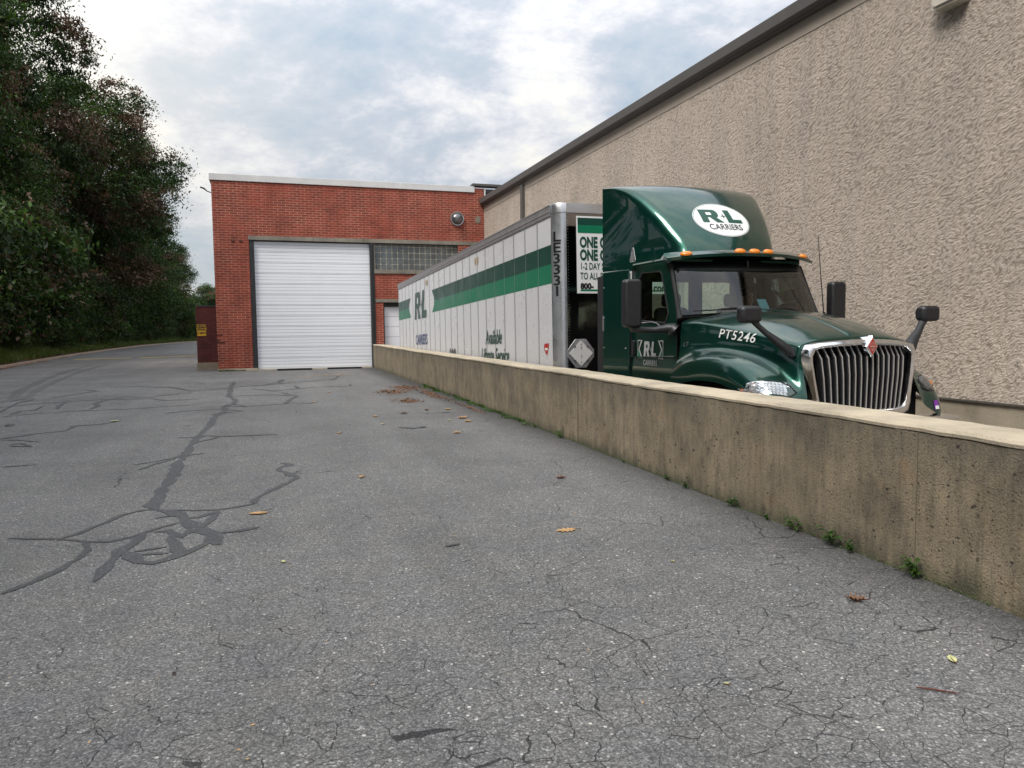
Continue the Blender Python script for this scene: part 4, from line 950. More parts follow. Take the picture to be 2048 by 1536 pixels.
# cab shell
YB, YF = 9.62, 8.30         # door seam at the back, A pillar foot
def side(s):
    d = 1.085
    # skin panel with the window opening, outlined in (y, z)
    outer = [(9.62, .55), (9.62, 2.36), (9.52, 2.47), (8.74, 2.47), (8.66, 2.42), (8.34, 1.74), (8.33, .55)]
    inner = [(9.40, 1.70), (9.42, 2.28), (9.36, 2.36), (8.86, 2.345), (8.80, 2.30), (8.56, 1.78), (8.62, 1.655)]
    # tie outer/inner rings with quads
    def lean(z): return d - max(0, z - 1.7) * .075
    w = MB()
    n = 7; V = [(X(s, lean(z)), y, z) for y, z in outer] + [(X(s, lean(z)), y, z) for y, z in inner]
    V += [(X(s, lean(z) - .05), y, z) for y, z in inner]
    F = [(0, 1, 8, 7), (1, 2, 9, 8), (2, 3, 10, 9), (3, 4, 11, 10), (4, 5, 12, 11), (5, 6, 13, 12), (6, 0, 7, 13)] + [(7 + i, 7 + (i + 1) % n, 14 + (i + 1) % n, 14 + i) for i in range(n)]
    w.add(V, F); dr = w.build('door', 'paint', K, smooth=35, bevel=.012)
    w = MB()
    k = 1.0; cyc = inner; cy_, cz_ = 9.05, 2.02
    def rim(f, o): return [(X(s, lean(z) + o), cy_ + (y - cy_) * f, cz_ + (z - cz_) * f) for y, z in cyc]
    w.grid([rim(1.03, .0005), rim(1.03, .010), rim(.985, .010), rim(.97, -.02)], cyc=True); w.build('window_rubber', 'blackrubber', dr)
    w = MB(); w.add([(X(s, lean(z) - .015), y, z) for y, z in inner], [tuple(range(n))]); w.build('side_window', 'glass', dr)
    w = MB(); w.box(X(s, d + .001), X(s, d + .003), 9.612, 9.628, .56, 2.38); w.build('door_gap', 'black', dr); w = MB(); w.box(X(s, d + .001), X(s, d + .003), 8.332, 8.343, .56, 1.7); w.build('door_gap', 'black', dr)
    w = MB(); w.rbox(X(s, d + .002), X(s, d + .03), 9.47, 9.53, 1.20, 1.42, .028, 'x'); w.build('door_handle', 'plasticblack', dr, smooth=40)
    w = MB(); w.tube([(X(s, d + .006), 9.38, 1.66), (X(s, d + .006), 8.98, 1.675), (X(s, d + .007), 8.84, 1.655), (X(s, d + .007), 8.72, 1.595), (X(s, d + .007), 8.52, 1.585)], .006, 6); w.build('door_trim', 'alu', dr, smooth=50)
    w = MB(); w.tube([(X(s, d + .012), 9.6, 1.185), (X(s, d + .014), 9.0, 1.20), (X(s, d + .012), 8.36, 1.225)], .016, 6, flat=.5); w.build('body_crease', 'paint', dr, smooth=60)
    # company mark and writing on the door
    D = d + .0045
    cyd, czd = 9.03, 1.30
    def on(u, v): return (X(s, D), cyd - (-s) * u * (1 if s < 0 else 1) if s < 0 else cyd + u, czd + v)
    w = MB(); VF = scl(logo2d(.16), .155, .215); w.add([on(u, v) for u, v in VF[0]], VF[1])
    for sg in (-1, 1):
        w.add([on(sg * a, b_) for a, b_ in ((.215, .125), (.30, 0), (.215, -.125), (.25, -.125), (.33, 0), (.25, .125))], [(0, 1, 4, 5), (1, 2, 3, 4)])
        w.add([on(sg * a, b_) for a, b_ in ((.265, .125), (.355, .125), (.355, .112), (.275, .112))], [(0, 1, 2, 3)]); w.add([on(sg * a, b_) for a, b_ in ((.343, .112), (.355, .112), (.355, -.125), (.343, -.125))], [(0, 1, 2, 3)])
        w.add([on(sg * a, b_) for a, b_ in ((.265, -.112), (.343, -.112), (.343, -.125), (.265, -.125))], [(0, 1, 2, 3)])
    VF = text2d('CARRIERS', .105, .008); w.add([on(u * .85, v - .19) for u, v in VF[0]], VF[1])
    VF = text2d('USDOT 63391', .105, .0); w.add([on(u * .9 - .02, v - .475) for u, v in VF[0]], VF[1])
    w.build('door_lettering', 'silvertxt', dr)
    w = MB()
    for sg in (-1, 1): w = MB(); w.add([on(sg * a, b_) for a, b_ in ((.27, -.11), (.34, -.11), (.34, -.015), (.325, -.015))], [(0, 1, 2, 3)]); w.build('door_mark_green', 'stripe_green', dr)
    # rear cab side extender with rubber edge
    w = MB(); w.prism([(X(s, 1.08), 9.635), (X(s, 1.108), 9.635), (X(s, 1.20), 10.30), (X(s, 1.17), 10.30)], .72, 2.434, 'z'); w.build('side_extender', 'paint', K, bevel=.02)
    w = MB(); w.box(X(s, 1.175), X(s, 1.195), 10.303, 10.50, .9, 2.38); rb = w.build('extender_rubber', 'blackrubber', K, bevel=.006)
    for zz in (.85, 1.3, 1.75, 2.2):
        w = MB(); w.lathe([(s * .0, .014), (s * .006, .012), (s * .008, .001)], (X(s, 1.118), 9.70, zz), 'x', 8); w.build('fastener', 'steel', K)
        w = MB(); w.lathe([(s * .0, .011), (s * .006, .010), (s * .008, .001)], (X(s, 1.196), 10.26, zz), 'x', 8); w.build('fastener', 'steel', K)
    w = MB(); w.box(X(s, 1.20), X(s, 1.21), 10.26, 10.29, 1.55, 1.78); w.build('latch', 'steel', K)
    # grey bracket plate on the fairing side
    w = MB(); w.prism([(9.50, 2.515), (9.36, 2.515), (9.34, 2.54), (9.405, 2.72), (9.445, 2.72), (9.52, 2.54)], X(s, 1.142), X(s, 1.15), 'x'); pb = w.build('bracket_plate', 'alu', K, bevel=.003)
    for a, b_ in ((9.475, 2.545), (9.375, 2.545), (9.425, 2.685)): w = MB(); w.lathe([(0, .012), (s * .006, .011), (s * .007, .001)], (X(s, 1.152), a, b_), 'x', 8); w.build('bolt', 'rivet', pb)
    # main mirror on its arm
    w = MB(); w.rbox(X(s, 1.49) if s > 0 else X(s, 1.73), X(s, 1.73) if s > 0 else X(s, 1.49), 8.50, 8.64, 1.60, 2.215, .055, 'y', 5); mm = w.build('mirror', 'plasticblack', K, smooth=35, bevel=.03)
    w = MB(); a, b_ = sorted((X(s, 1.52), X(s, 1.70))); w.rbox(a, b_, 8.642, 8.648, 1.66, 2.17, .03, 'y'); w.build('mirror_glass', 'chrome', mm)
    w = MB(); w.tube([(X(s, 1.07), 8.42, 1.57), (X(s, 1.16), 8.45, 1.585), (X(s, 1.30), 8.53, 1.565), (X(s, 1.60), 8.57, 1.575), (X(s, 1.62), 8.57, 1.64)], [.085, .06, .04, .036, .05], 12); w.tube([(X(s, 1.085), 8.40, 1.56), (X(s, 1.12), 8.42, 1.60)], [.10, .07], 12)
    w.build('mirror_arm', 'plasticblack', K, smooth=50)
    # hood mirror
    w = MB(); a, b_ = sorted((X(s, 1.09), X(s, 1.345))); w.rbox(a, b_, 6.60, 6.73, 1.635, 1.815, .05, 'y', 5); hm = w.build('hood_mirror', 'plasticblack', K, smooth=35, bevel=.035)
    w = MB(); a, b_ = sorted((X(s, 1.11), X(s, 1.32))); w.rbox(a, b_, 6.732, 6.737, 1.66, 1.79, .03, 'y'); w.build('mirror_glass', 'chrome', hm)
    w = MB(); w.tube([(X(s, .775), 6.50, 1.27), (X(s, .80), 6.53, 1.325), (X(s, .90), 6.57, 1.415), (X(s, 1.04), 6.62, 1.53), (X(s, 1.11), 6.65, 1.60), (X(s, 1.16), 6.665, 1.66)], [.045, .078, .062, .042, .040, .05], 12, flat=.75); w.build('hood_mirror_arm', 'plasticblack', K, smooth=60)
    # wheels, tank, step
    wheel(K, X(s, .98), 7.38, .285, .51, .29, s)
    for yw in (12.35,): wheel(K, X(s, .86), yw, .13 , .50, .56, s)
    w = MB(); w.lathe([(9.0, .001), (9.0, .28), (9.03, .31), (10.55, .31), (10.58, .28), (10.58, .001)], (X(s, .88), 0, .42), 'y', 24); w.build('fuel_tank', 'alu', K, smooth=40)
    w = MB(); w.box(*sorted((X(s, 1.0), X(s, 1.17))), 8.5, 9.5, .20, .26); w.box(*sorted((X(s, 1.02), X(s, 1.10))), 8.46, 9.6, .30, .55); w.build('cab_step', 'darkframe', K, bevel=.01)
    # ventilation slot badge on the cowl side
    w = MB(); VF = text2d('LT', .085, .004, .3); w.add([(X(s, 1.062), 8.17 + (u * 1.2 if s > 0 else -u * 1.2), 1.38 + v) for u, v in VF[0]], VF[1]); w.build('model_plate', 'rivet', K)
both(side)
# floor, back wall with window, roof, cowl
w = MB(); w.box(XC - 1.06, XC + 1.06, 8.35, 9.95, .5, .6); w.build('cab_floor', 'interior', K)
w = MB(); a0, a1, z0, z1 = XC - .72, XC + .72, 1.74, 2.26
for b in ((XC - 1.09, XC + 1.09, .55, z0), (XC - 1.02, XC + 1.02, z1, 2.47), (XC - 1.09, a0, z0, z1), (a1, XC + 1.09, z0, z1)): w.box(b[0], b[1], 9.64, 9.70, b[2], b[3])
w.box(XC - .09, XC + .09, 9.60, 9.69, z0, z1)
w.build('back_wall', 'interior', K)
w = MB(); w.box(a0, a1, 9.66, 9.665, z0, z1); w.build('rear_window', 'glass', K)
w = MB(); w.box(XC - 1.03, XC + 1.03, 8.62, 9.95, 2.43, 2.52); w.build('cab_roof', 'paint', K, bevel=.03)
w = MB()
def wsp(u, v):
    """windscreen surface: u -1..1 across, v 0..1 up"""
    hw = 1.045 - .055 * v; y = 8.05 + .24 * u * u + .36 * v - .05 * v * u * u; return (XC + u * hw, y, 1.745 + .71 * v)
w.grid([[wsp(-1 + i / 10, j / 6) for i in range(21)] for j in range(7)]); w.build('windscreen', 'glass', K, smooth=80)
w = MB()
for s in (-1, 1):
    w.tube([(X(s, 1.065), 8.30, 1.70), (X(s, 1.055), 8.36, 1.84), (X(s, 1.01), 8.62, 2.42)], [.045, .03, .028], 8)
w.tube([(XC + u * 1.06, 8.03 + .26 * u * u, 1.735 - .0 * u) for u in [i / 8 - 1 for i in range(17)]], .02, 8)
w.build('windscreen_rubber', 'blackrubber', K, smooth=60)
def apil(s):
    w = MB(); w.grid([[(X(s, 1.04), 8.28, 1.72), (X(s, 1.083), 8.37, 1.72)], [(X(s, 1.015), 8.53, 2.2), (X(s, 1.05), 8.60, 2.2)], [(X(s, .995), 8.64, 2.45), (X(s, 1.03), 8.70, 2.45)]]); w.build('pillar', 'paint', K, thick=.02)
both(apil)
w = MB(); w.grid([[ (XC + u * 1.06, 7.98 + .27 * u * u + k * .09, 1.785 - .035 * u * u - k * .045) for u in [i / 8 - 1 for i in range(17)]] for k in (0, 1)]); w.build('cowl', 'plasticblack', K, smooth=60)
w = MB(); w.grid([[ (XC + u * 1.01, 8.15 + .22 * u * u + k * .42, 1.70 + (0 if k < 1 else -.02)) for u in [i / 8 - 1 for i in range(17)]] for k in (0, .5, 1)]); w.box(XC - 1.0, XC + 1.0, 8.58, 8.70, 1.35, 1.69); w.rbox(XC + .2, XC + .85, 8.45, 8.78, 1.6, 1.79, .05, 'x'); w.build('dashboard', 'interior', K, smooth=50)
w = MB(); w.grid([[ (XC + u * .98, 8.30 + .20 * u * u + (1 - v) * .02 + .08 * v, 2.24 + .20 * v + (.05 * (abs(u) ** 6)) * (1 - v)) for u in [i / 10 - 1 for i in range(21)]] for v in (0, .5, 1)]); w.build('sun_band', 'black', K, smooth=80, thick=.01)
# wipers
w = MB()
for s, o in ((-1, .0), (1, .0)):
    w.tube([(XC - .18 + (s + 1) * .5 * .75, 8.06, 1.79), (XC - .45 + (s + 1) * .5 * .75, 8.03, 1.835), (XC - .78 + (s + 1) * .5 * .75, 8.09, 1.80)], [.018, .012, .008], 6)
w.tube([(XC - .95, 8.18, 1.80), (XC - .28, 8.02, 1.825)], .010, 6); w.build('wiper', 'black', K, smooth=60)
# roof fairing: stacked plan outlines, corner-rounded, raked front
FZ = [(2.44, 8.56, .78, 1.20), (2.62, 8.62, .75, 1.20), (2.80, 8.72, .79, 1.20), (3.0, 8.88, .85, 1.20), (3.16, 9.02, .90, 1.20), (3.30, 9.17, .95, 1.20), (3.44, 9.34, 1.01, 1.20), (3.55, 9.50, 1.06, 1.20), (3.62, 9.66, 1.10, 1.20), (3.66, 9.84, 1.14, 1.20), (3.68, 10.02, 1.16, 1.20)]
YR = 10.30
def outline(z, yf, hc, hs):
    half = []
    # front centre -> corner -> side -> rear
    yc = yf + .14
    bow = .19
    half += [(hc * t, yf + bow * t * t) for t in (0, .2, .4, .6, .75, .88)]
    # tight rounded corner, then a nearly flat side running back
    a = (hc * .88, yf + bow * .774); c = (hc * 1.03, yf + bow * 1.08); g_ = min(1, .16 / max(.17, YR - yf - bow)); e = (hc * 1.03 + (hs - hc * 1.03) * g_ * 1.0, yf + bow * 1.08 + (YR - yf - bow * 1.08) * g_)
    for k_ in range(1, 9):
        t = k_ / 8; half.append(((1 - t) ** 2 * a[0] + 2 * t * (1 - t) * c[0] + t * t * e[0], (1 - t) ** 2 * a[1] + 2 * t * (1 - t) * c[1] + t * t * e[1]))
    for k_ in range(1, 5):
        t = k_ / 4; half.append((e[0] + (hs - e[0]) * t, e[1] + (YR - e[1]) * t))
    return half
FZc = catmull([Vector((a, b, c)) for a, b, c, d in FZ], 3); FZd = catmull([Vector((a, d, 0)) for a, b, c, d in FZ], 3)
rowsF = []
for p, q in zip(FZc, FZd):
    h = outline(p.x, p.y, p.z, q.y)
    rowsF.append([(XC - a, b, p.x + .03 * max(0, 1 - (a / 1.2) ** 2) * max(0, (p.x - 3.2) / .5)) for a, b in h[::-1]] + [(XC + a, b, p.x + .03 * max(0, 1 - (a / 1.2) ** 2) * max(0, (p.x - 3.2) / .5)) for a, b in h[1:]])
w = MB(); w.grid(rowsF); last = rowsF[-1]; n = len(last)
w.grid([last, [(x, YR, z) for x, y, z in last]])
fair = w.build('roof_fairing', 'paint', K, smooth=60)
fv = [Vector(v) for r in rowsF for v in r]; n = len(rowsF[0])
fairB = BVHTree.FromPolygons(fv, [(i * n + j, i * n + j + 1, (i + 1) * n + j + 1, (i + 1) * n + j) for i in range(len(rowsF) - 1) for j in range(n - 1)])
def fp(x, z, off=.004):
    h = fairB.ray_cast(Vector((x, 5, z)), Vector((0, 1, 0))); return (h[0] + h[1] * 0 - Vector((0, 1, 0)) * off) if h[0] is not None else Vector((x, 9, z))
w = MB(); OX, OZ, OA, OB = XC - .015, 3.075, .435, .255
for ra, of, key in ((1, .004, 0),):
    rows = [[fp(OX + OA * r * math.cos(t * math.pi / 24), OZ + OB * r * math.sin(t * math.pi / 24), .004) for t in range(48)] for r in (.001, .25, .5, .75, .9, 1)]
    w.grid(rows, cyc=True)
ov = w.build('logo_oval', 'decalwhite', K, smooth=60)
w = MB(); VF = scl(subdiv(logo2d(0)), .285, .20); w.add([fp(OX + u, OZ + .055 + v, .009) for u, v in VF[0]], VF[1]); w.build('logo_mark', 'dgreen', ov)
w = MB(); VF = sliced(text2d('CARRIERS', .118, .012), .03); w.add([fp(OX + u, OZ - .115 + v, .009) for u, v in VF[0]], VF[1])
w.build('logo_lettering', 'black', ov)
w = MB(); rows = [[fp(OX + (OA - .008) * r * math.cos(t * math.pi / 24), OZ + (OB - .008) * r * math.sin(t * math.pi / 24), .0065) for t in range(48)] for r in (.985, 1)]; w.grid(rows, cyc=True); w.build('logo_ring', 'dgreen', ov)
# visor blade with five amber lamps
def vis(u, v):
    """u -1..1, v 0 rear .. 1 front edge (top) .. under"""
    y0_ = 8.70; yf_ = 8.20 + .30 * abs(u) ** 2.4; z = 2.605 - .055 * abs(u) ** 2.6
    x = XC + u * (1.135 if v > .3 else 1.06)
    return {0: (x, y0_ + .03, z - .01), 1: (x, y0_ * .45 + yf_ * .55, z + .004), 2: (x, yf_ + .09, z - .022), 3: (x, yf_, z - .062), 4: (x, yf_ + .015, z - .10), 5: (x, yf_ + .05, z - .088), 6: (x, y0_ - .03, z - .06)}[v]
U = [i / 14 - 1 for i in range(29)]
w = MB(); w.grid([[vis(u, k) for u in U] for k in range(7)]); w.add([vis(-1, k) for k in range(7)], [tuple(range(7))]); w.add([vis(1, k) for k in range(7)], [tuple(range(7))])
vz = w.build('sun_visor', 'paint', K, smooth=50)
for u in (-.80, -.19, 0, .19, .80):
    a = Vector(vis(u, 2)); b_ = Vector(vis(u, 3)); c = (a + b_) / 2 + Vector((0, -.004, .010)); nrm = Vector((0, -.45, .9)).normalized()
    ax = Vector((1, (vis(u + .05, 3)[1] - vis(u - .05, 3)[1]) / .113, 0)).normalized(); ay = nrm.cross(ax)
    w = MB(); rows = [[c + nrm * h + ax * r * .068 * math.cos(t * .3927) + ay * r * .046 * math.sin(t * .3927) for t in range(16)] for r, h in ((1.12, -.012), (1.12, .004), (1.0, .012), (.8, .022), (.4, .028), (.01, .03))]
    w.grid(rows, cyc=True); w.build('marker_lamp', 'amber', K, smooth=60)
# fleet number on the shoulder of the hood, following the surface
w = MB(); VF = sliced(text2d('PT5246', .178, .006, .25, space=1.08), .02)
def hs(u, v, s=-1):
    y = 7.36 - u; zc = 1.535 - .105 * max(0, (7.95 - y)) + .02 + v * .86
    h = hoodB.ray_cast(Vector((XC - 3, y, zc)), Vector((1, 0, 0))); return h[0] - Vector((.010, 0, -.002)) if h[0] is not None else Vector((XC - .9, y, zc))
w.add([hs(u * .98 + .05, v) for u, v in VF[0]], VF[1]); w.build('fleet_number', 'decalwhite', K)
# antenna, paper pass, seats, wheel
w = MB(); w.tube([(X(1, 1.05), 8.16, 1.72), (X(1, 1.05), 8.24, 2.30), (X(1, 1.05), 8.30, 2.80)], [.009, .006, .004], 6); w.tube([(X(1, 1.05), 8.16, 1.66), (X(1, 1.05), 8.16, 1.78)], .02, 8); w.build('antenna', 'black', K)
w = MB(); w.add([(XC + .02, 8.135, 1.83), (XC + .17, 8.14, 1.82), (XC + .13, 8.18, 1.95), (XC - .01, 8.175, 1.95)], [(0, 1, 2, 3)]); w.build('paper_pass', 'bluepaper', K, thick=.002)
w = MB(); w.rbox(1 * XC - .12, XC + .10, 8.40, 8.44, 2.27, 2.36, .02, 'y'); w.box(XC - .03, XC + .0, 8.36, 8.5, 2.30, 2.46); w.build('dash_camera', 'plasticblack', K)
for s in (-1, 1):
    w = MB(); x = X(s, .52); w.rbox(x - .26, x + .26, 8.95, 9.42, 1.02, 1.18, .05, 'y'); w.rbox(x - .25, x + .25, 9.38, 9.52, 1.15, 1.88, .08, 'y'); w.rbox(x - .14, x + .14, 9.40, 9.50, 1.89, 2.08, .05, 'y'); w.box(x - .2, x + .2, 9.0, 9.35, .6, 1.02)
    w.build('seat', 'seatfab', K, smooth=40, bevel=.02)
w = MB(); rows = []
for i in range(28):
    t = i * 2 * math.pi / 28; c = Vector((X(1, .52) + .22 * math.cos(t), 8.86 - .09 * math.sin(t), 1.60 + .20 * math.sin(t)))
    o = Vector((math.cos(t), -.4 * math.sin(t), .9 * math.sin(t))).normalized(); p = Vector((0, -.9, -.4)).normalized()
    rows.append([c + (o * math.cos(a) + p * math.sin(a)) * .016 for a in [k * 1.0472 for k in range(6)]])
rows.append(rows[0]); w.grid(rows, cyc=True); w.box(X(1, .52) - .21, X(1, .52) + .21, 8.84, 8.87, 1.58, 1.62); w.tube([(X(1, .52), 8.86, 1.6), (X(1, .52), 8.64, 1.50)], .03, 8); w.build('steering_wheel', 'plasticblack', K, smooth=60)
# purple sticker on the far fender
w = MB()
def fs(u, v): 
    h = hoodB.ray_cast(Vector((XC + 1.02 + u * .8, 5.5, .70 + v)), Vector((0, 1, 0))); return (h[0] - Vector((0, .006, 0))) if h[0] is not None else Vector((XC + 1.0 + u, 6.5, .7 + v))
w.grid([[fs(u, v) for u in (-.05, 0, .05)] for v in (-.045, 0, .055)]); st = w.build('sticker', 'purple', K)
w = MB(); w.grid([[fs(u, v) - Vector((0, .003, 0)) for u in (-.035, 0, .045)] for v in (-.042, -.005)]); w.build('sticker_base', 'decalwhite', st)

# ------------------------------------------------------------------ driver behind the windscreen
def skin(name, pts, edges, m, parent, sub=2, root=0):
    me = bpy.data.meshes.new(name); inv = WM[parent.name].inverted() if parent else Matrix.Identity(4)
    me.from_pydata([inv @ Vector(p[:3]) for p in pts], edges, []); me.materials.append(MT[m])
    o = bpy.data.objects.new(name, me); col.objects.link(o)
    o.modifiers.new('skin', 'SKIN'); sd_ = me.skin_vertices[0].data if me.skin_vertices else None
    if sd_ is None:
        bm = bmesh.new(); bm.from_mesh(me); bm.verts.layers.skin.verify(); bm.to_mesh(me); bm.free(); sd_ = me.skin_vertices[0].data
    for v, p in zip(sd_, pts):
        r = p[3]; v.radius = r if isinstance(r, tuple) else (r, r); v.use_root = False
    sd_[root].use_root = True
    s = o.modifiers.new('sub', 'SUBSURF'); s.levels = s.render_levels = sub
    o.modifiers['skin'].use_smooth_shade = True
    if parent: o.parent = parent
    WM[o.name] = WM[parent.name] if parent else Matrix.Identity(4)
    return o
px_, py_ = XC + .56, 9.20
D = empty('person', (px_, py_, 1.18), 'driver in dark shirt sitting low behind the truck steering wheel, head bowed', 'person')
P = [(px_, py_ + .02, 1.27, .15), (px_, py_ + .06, 1.45, (.15, .12)), (px_, py_ + .05, 1.66, (.18, .12)), (px_, py_, 1.78, .07), (px_, py_ - .04, 1.87, .055), (px_, py_ - .06, 1.95, (.072, .085)), (px_, py_ - .05, 2.05, (.078, .095)), (px_, py_ - .04, 2.10, (.05, .06))]
E_ = [(i, i + 1) for i in range(7)]
for s in (-1, 1):
    k = len(P); P += [(px_ + s * .17, py_ + .03, 1.68, .06), (px_ + s * .23, py_ - .04, 1.46, .046), (px_ + s * .17, py_ - .24, 1.44, .036), (px_ + s * .15, py_ - .30, 1.49, .026), (px_ + s * .145, py_ - .335, 1.53, (.036, .02)), (px_ + s * .14, py_ - .35, 1.56, (.036, .018))]
    E_ += [(2, k)] + [(k + i, k + i + 1) for i in range(5)]
    for j in range(4):
        f = len(P); dx = (j - 1.5) * .019
        P += [(px_ + s * .14 + dx, py_ - .385, 1.585 + .004 * (1.5 - abs(j - 1.5)), .009), (px_ + s * .14 + dx, py_ - .405, 1.565, .008), (px_ + s * .14 + dx, py_ - .395, 1.545 - .003 * j, .007)]
        E_ += [(k + 5, f), (f, f + 1), (f + 1, f + 2)]
    f = len(P); P += [(px_ + s * .105, py_ - .345, 1.53, .011), (px_ + s * .092, py_ - .375, 1.545, .009)]; E_ += [(k + 4, f), (f, f + 1)]
    f = len(P); P += [(px_ + s * .10, py_ - .05, 1.25, .10), (px_ + s * .13, py_ - .42, 1.24, .07), (px_ + s * .13, py_ - .50, .90, .05), (px_ + s * .13, py_ - .52, .68, .045), (px_ + s * .13, py_ - .66, .65, .04)]
    E_ += [(0, f)] + [(f + i, f + i + 1) for i in range(4)]
skin('body', P, E_, 'skin', D)
w = MB()
w.grid([[(px_ + a * math.cos(t * .2618), py_ + o + b_ * math.sin(t * .2618), z) for t in range(24)] for z, a, b_, o in ((1.22, .19, .18, .02), (1.45, .19, .16, .05), (1.62, .235, .165, .05), (1.70, .24, .13, .04), (1.76, .15, .10, .01), (1.79, .085, .08, .0))], cyc=True)
w.build('shirt', 'shirt', D, smooth=60)
w = MB(); w.grid([[(px_ + a * math.cos(t * .3142), py_ - .03 + o + b_ * math.sin(t * .3142), z) for t in range(20)] for z, a, b_, o in ((1.99, .085, .07, .045), (2.06, .092, .095, .02), (2.12, .085, .09, .01), (2.155, .05, .055, .01), (2.165, .004, .004, .01))], cyc=True)
w.build('hair', 'hair', D, smooth=60)
w = MB()
for s in (-1, 1): w.lathe([(-.010, .001), (-.006, .010), (0, .012)], (px_ + s * .032, py_ - .135, 2.02), 'y', 10)
w.box(px_ - .025, px_ + .025, py_ - .135, py_ - .12, 1.935, 1.942); w.build('eyes_and_mouth', 'hair', D, smooth=60)
w = MB(); w.prism([(py_ - .12, 2.03), (py_ - .165, 1.98), (py_ - .12, 1.97)], px_ - .013, px_ + .013, 'x')
for s in (-1, 1): w.box(px_ + s * .078 - .008, px_ + s * .078 + .008, py_ - .06, py_ - .02, 1.97, 2.03)
w.build('nose_and_ears', 'skin', D, bevel=.006)

# ------------------------------------------------------------------ fallen leaves
OAK = [(0, -.5), (.06, -.38), (.20, -.40), (.11, -.27), (.30, -.20), (.12, -.12), (.34, .04), (.13, .06), (.26, .26), (.08, .24), (.05, .38), (0, .5)]
OAK = OAK + [(-x * .93, y * .97 + .01) for x, y in OAK[-2:0:-1]]
OVAL = [(0, -.5), (.16, -.33), (.24, -.05), (.20, .2), (.08, .4), (0, .5), (-.09, .38), (-.21, .16), (-.23, -.08), (-.15, -.34)]
def leaf(loc, size, ang, shape, m, curl, label, seed, grp='fallen leaves scattered on the paving'):
    rr = random.Random(seed); o = empty('fallen_leaf', (loc[0], loc[1], .003), label, 'leaf', grp)
    ca, sa = math.cos(ang), math.sin(ang); V = []
    def P(x, y):
        z = .004 + curl * (abs(x) * 1.1 + .55 * max(0, abs(y) - .2)) * size * 1.2 + .05 * curl * size * math.sin(y * 9 + seed)
        x, y = x * size, y * size; return (loc[0] + x * ca - y * sa, loc[1] + x * sa + y * ca, z + .002)
    w = MB(); n = len(shape); V = [P(0, y * .96) for x, y in shape]; V2 = [P(*p) for p in shape]
    w.grid([V2, V], cyc=True); w.build('blade', m, o, thick=.0015)
    w = MB(); a = P(0, -.5); b_ = P(.03, -.72); w.tube([P(0, .4), P(0, 0), a, b_], [.001, .002, .0025, .002], 5); w.build('stem', 'twig', o)
MT['leaf_tan'] = mat('leaf_tan', (.50, .30, .13), .8, var=.25, vscale=30); MT['leaf_rust'] = mat('leaf_rust', (.17, .085, .045), .8, var=.35, vscale=40)
MT['leaf_pale'] = mat('leaf_pale', (.52, .52, .24), .7, var=.2, vscale=25); MT['leaf_dark'] = mat('leaf_dark', (.02, .016, .012), .8)
LV = [((-.13, 6.79), .17, 1.45, OVAL, 'leaf_tan', .12, 'long narrow tan leaf lying near the tangle of tar seams'),
 ((.05, 5.28), .055, .3, OVAL, 'leaf_pale', .3, 'small pale yellow leaf in the middle of the left foreground'),
 ((.92, 8.07), .10, 2.2, OAK, 'leaf_tan', .5, 'single tan curled leaf halfway across the open paving'),
 ((2.92, 7.26), .12, 1.3, OAK, 'leaf_rust', .5, 'folded orange brown leaf beyond the large flat oak leaf'),
 ((2.19, 5.34), .19, 1.62, OAK, 'leaf_tan', .06, 'large flat tan oak leaf with ragged lobes on the open paving'),
 ((3.19, 3.36), .115, .8, OAK, 'leaf_rust', .7, 'curled rust brown leaf nearest the wall in the right foreground'),
 ((3.05, 2.6), .085, -.6, OVAL, 'leaf_pale', .2, 'pale yellow green leaf in the lower right corner'),
 ((1.84, 13.73), .13, .9, OAK, 'leaf_tan', .4, 'leftmost tan leaf of the row below the leaf litter'),
 ((2.42, 14.01), .16, 1.5, OAK, 'leaf_rust', .5, 'rust coloured leaf second from left in the row below the leaf litter'),
 ((2.95, 14.43), .13, .4, OAK, 'leaf_rust', .6, 'dark rust leaf third from left in the row below the leaf litter'),
 ((3.36, 14.35), .14, 1.2, OAK, 'leaf_tan', .5, 'tan leaf closest to the wall in the row below the leaf litter'),
 ((3.28, 12.86), .21, 1.5, OAK, 'leaf_tan', .45, 'largest tan leaf of the pair lying together near the wall'),
 ((3.24, 12.33), .15, 1.7, OAK, 'leaf_tan', .5, 'smaller darker leaf of the pair lying together near the wall'),
 ((2.98, 12.6), .10, 1.4, OVAL, 'leaf_pale', .4, 'small pale leaf just left of the pair near the wall'),
 ((2.72, 11.03), .15, 1.5, OAK, 'leaf_tan', .4, 'tan leaf lying alone in front of the pair near the wall'),
 ((1.01, 11.74), .10, 2.0, OVAL, 'leaf_tan', .4, 'small tan leaf alone right of the long tar seam'),
 ((-2.7, 14.95), .17, 1.5, OVAL, 'leaf_pale', .2, 'pale leaf alone at the end of a thin tar seam on the left'),
 ((1.81, 12.58), .09, .7, OVAL, 'leaf_pale', .4, 'tiny pale leaf above the dark tar smear'),
 ((.94, 17.09), .15, 1.5, OVAL, 'leaf_tan', .2, 'tan leaf at the end of the cross seam near the long tar seam'),
 ((2.24, 21.97), .15, .5, OAK, 'leaf_rust', .4, 'rust leaf left of the leaf litter towards the roller door'),
 ((1.45, 19.6), .12, 1.2, OAK, 'leaf_tan', .4, 'pale tan leaf between the litter and the long tar seam'),
 ((-.47, 3.69), .035, 0, OVAL, 'leaf_dark', .4, 'tiny black leaf scrap in the left foreground'),
 ((2.58, 4.37), .035, .5, OVAL, 'leaf_pale', .3, 'tiny pale green leaf scrap in front of the large oak leaf'),
 ((1.9, 2.75), .03, 1, OVAL, 'leaf_pale', .3, 'tiny cream leaf scrap at the lower right of the centre foreground')]
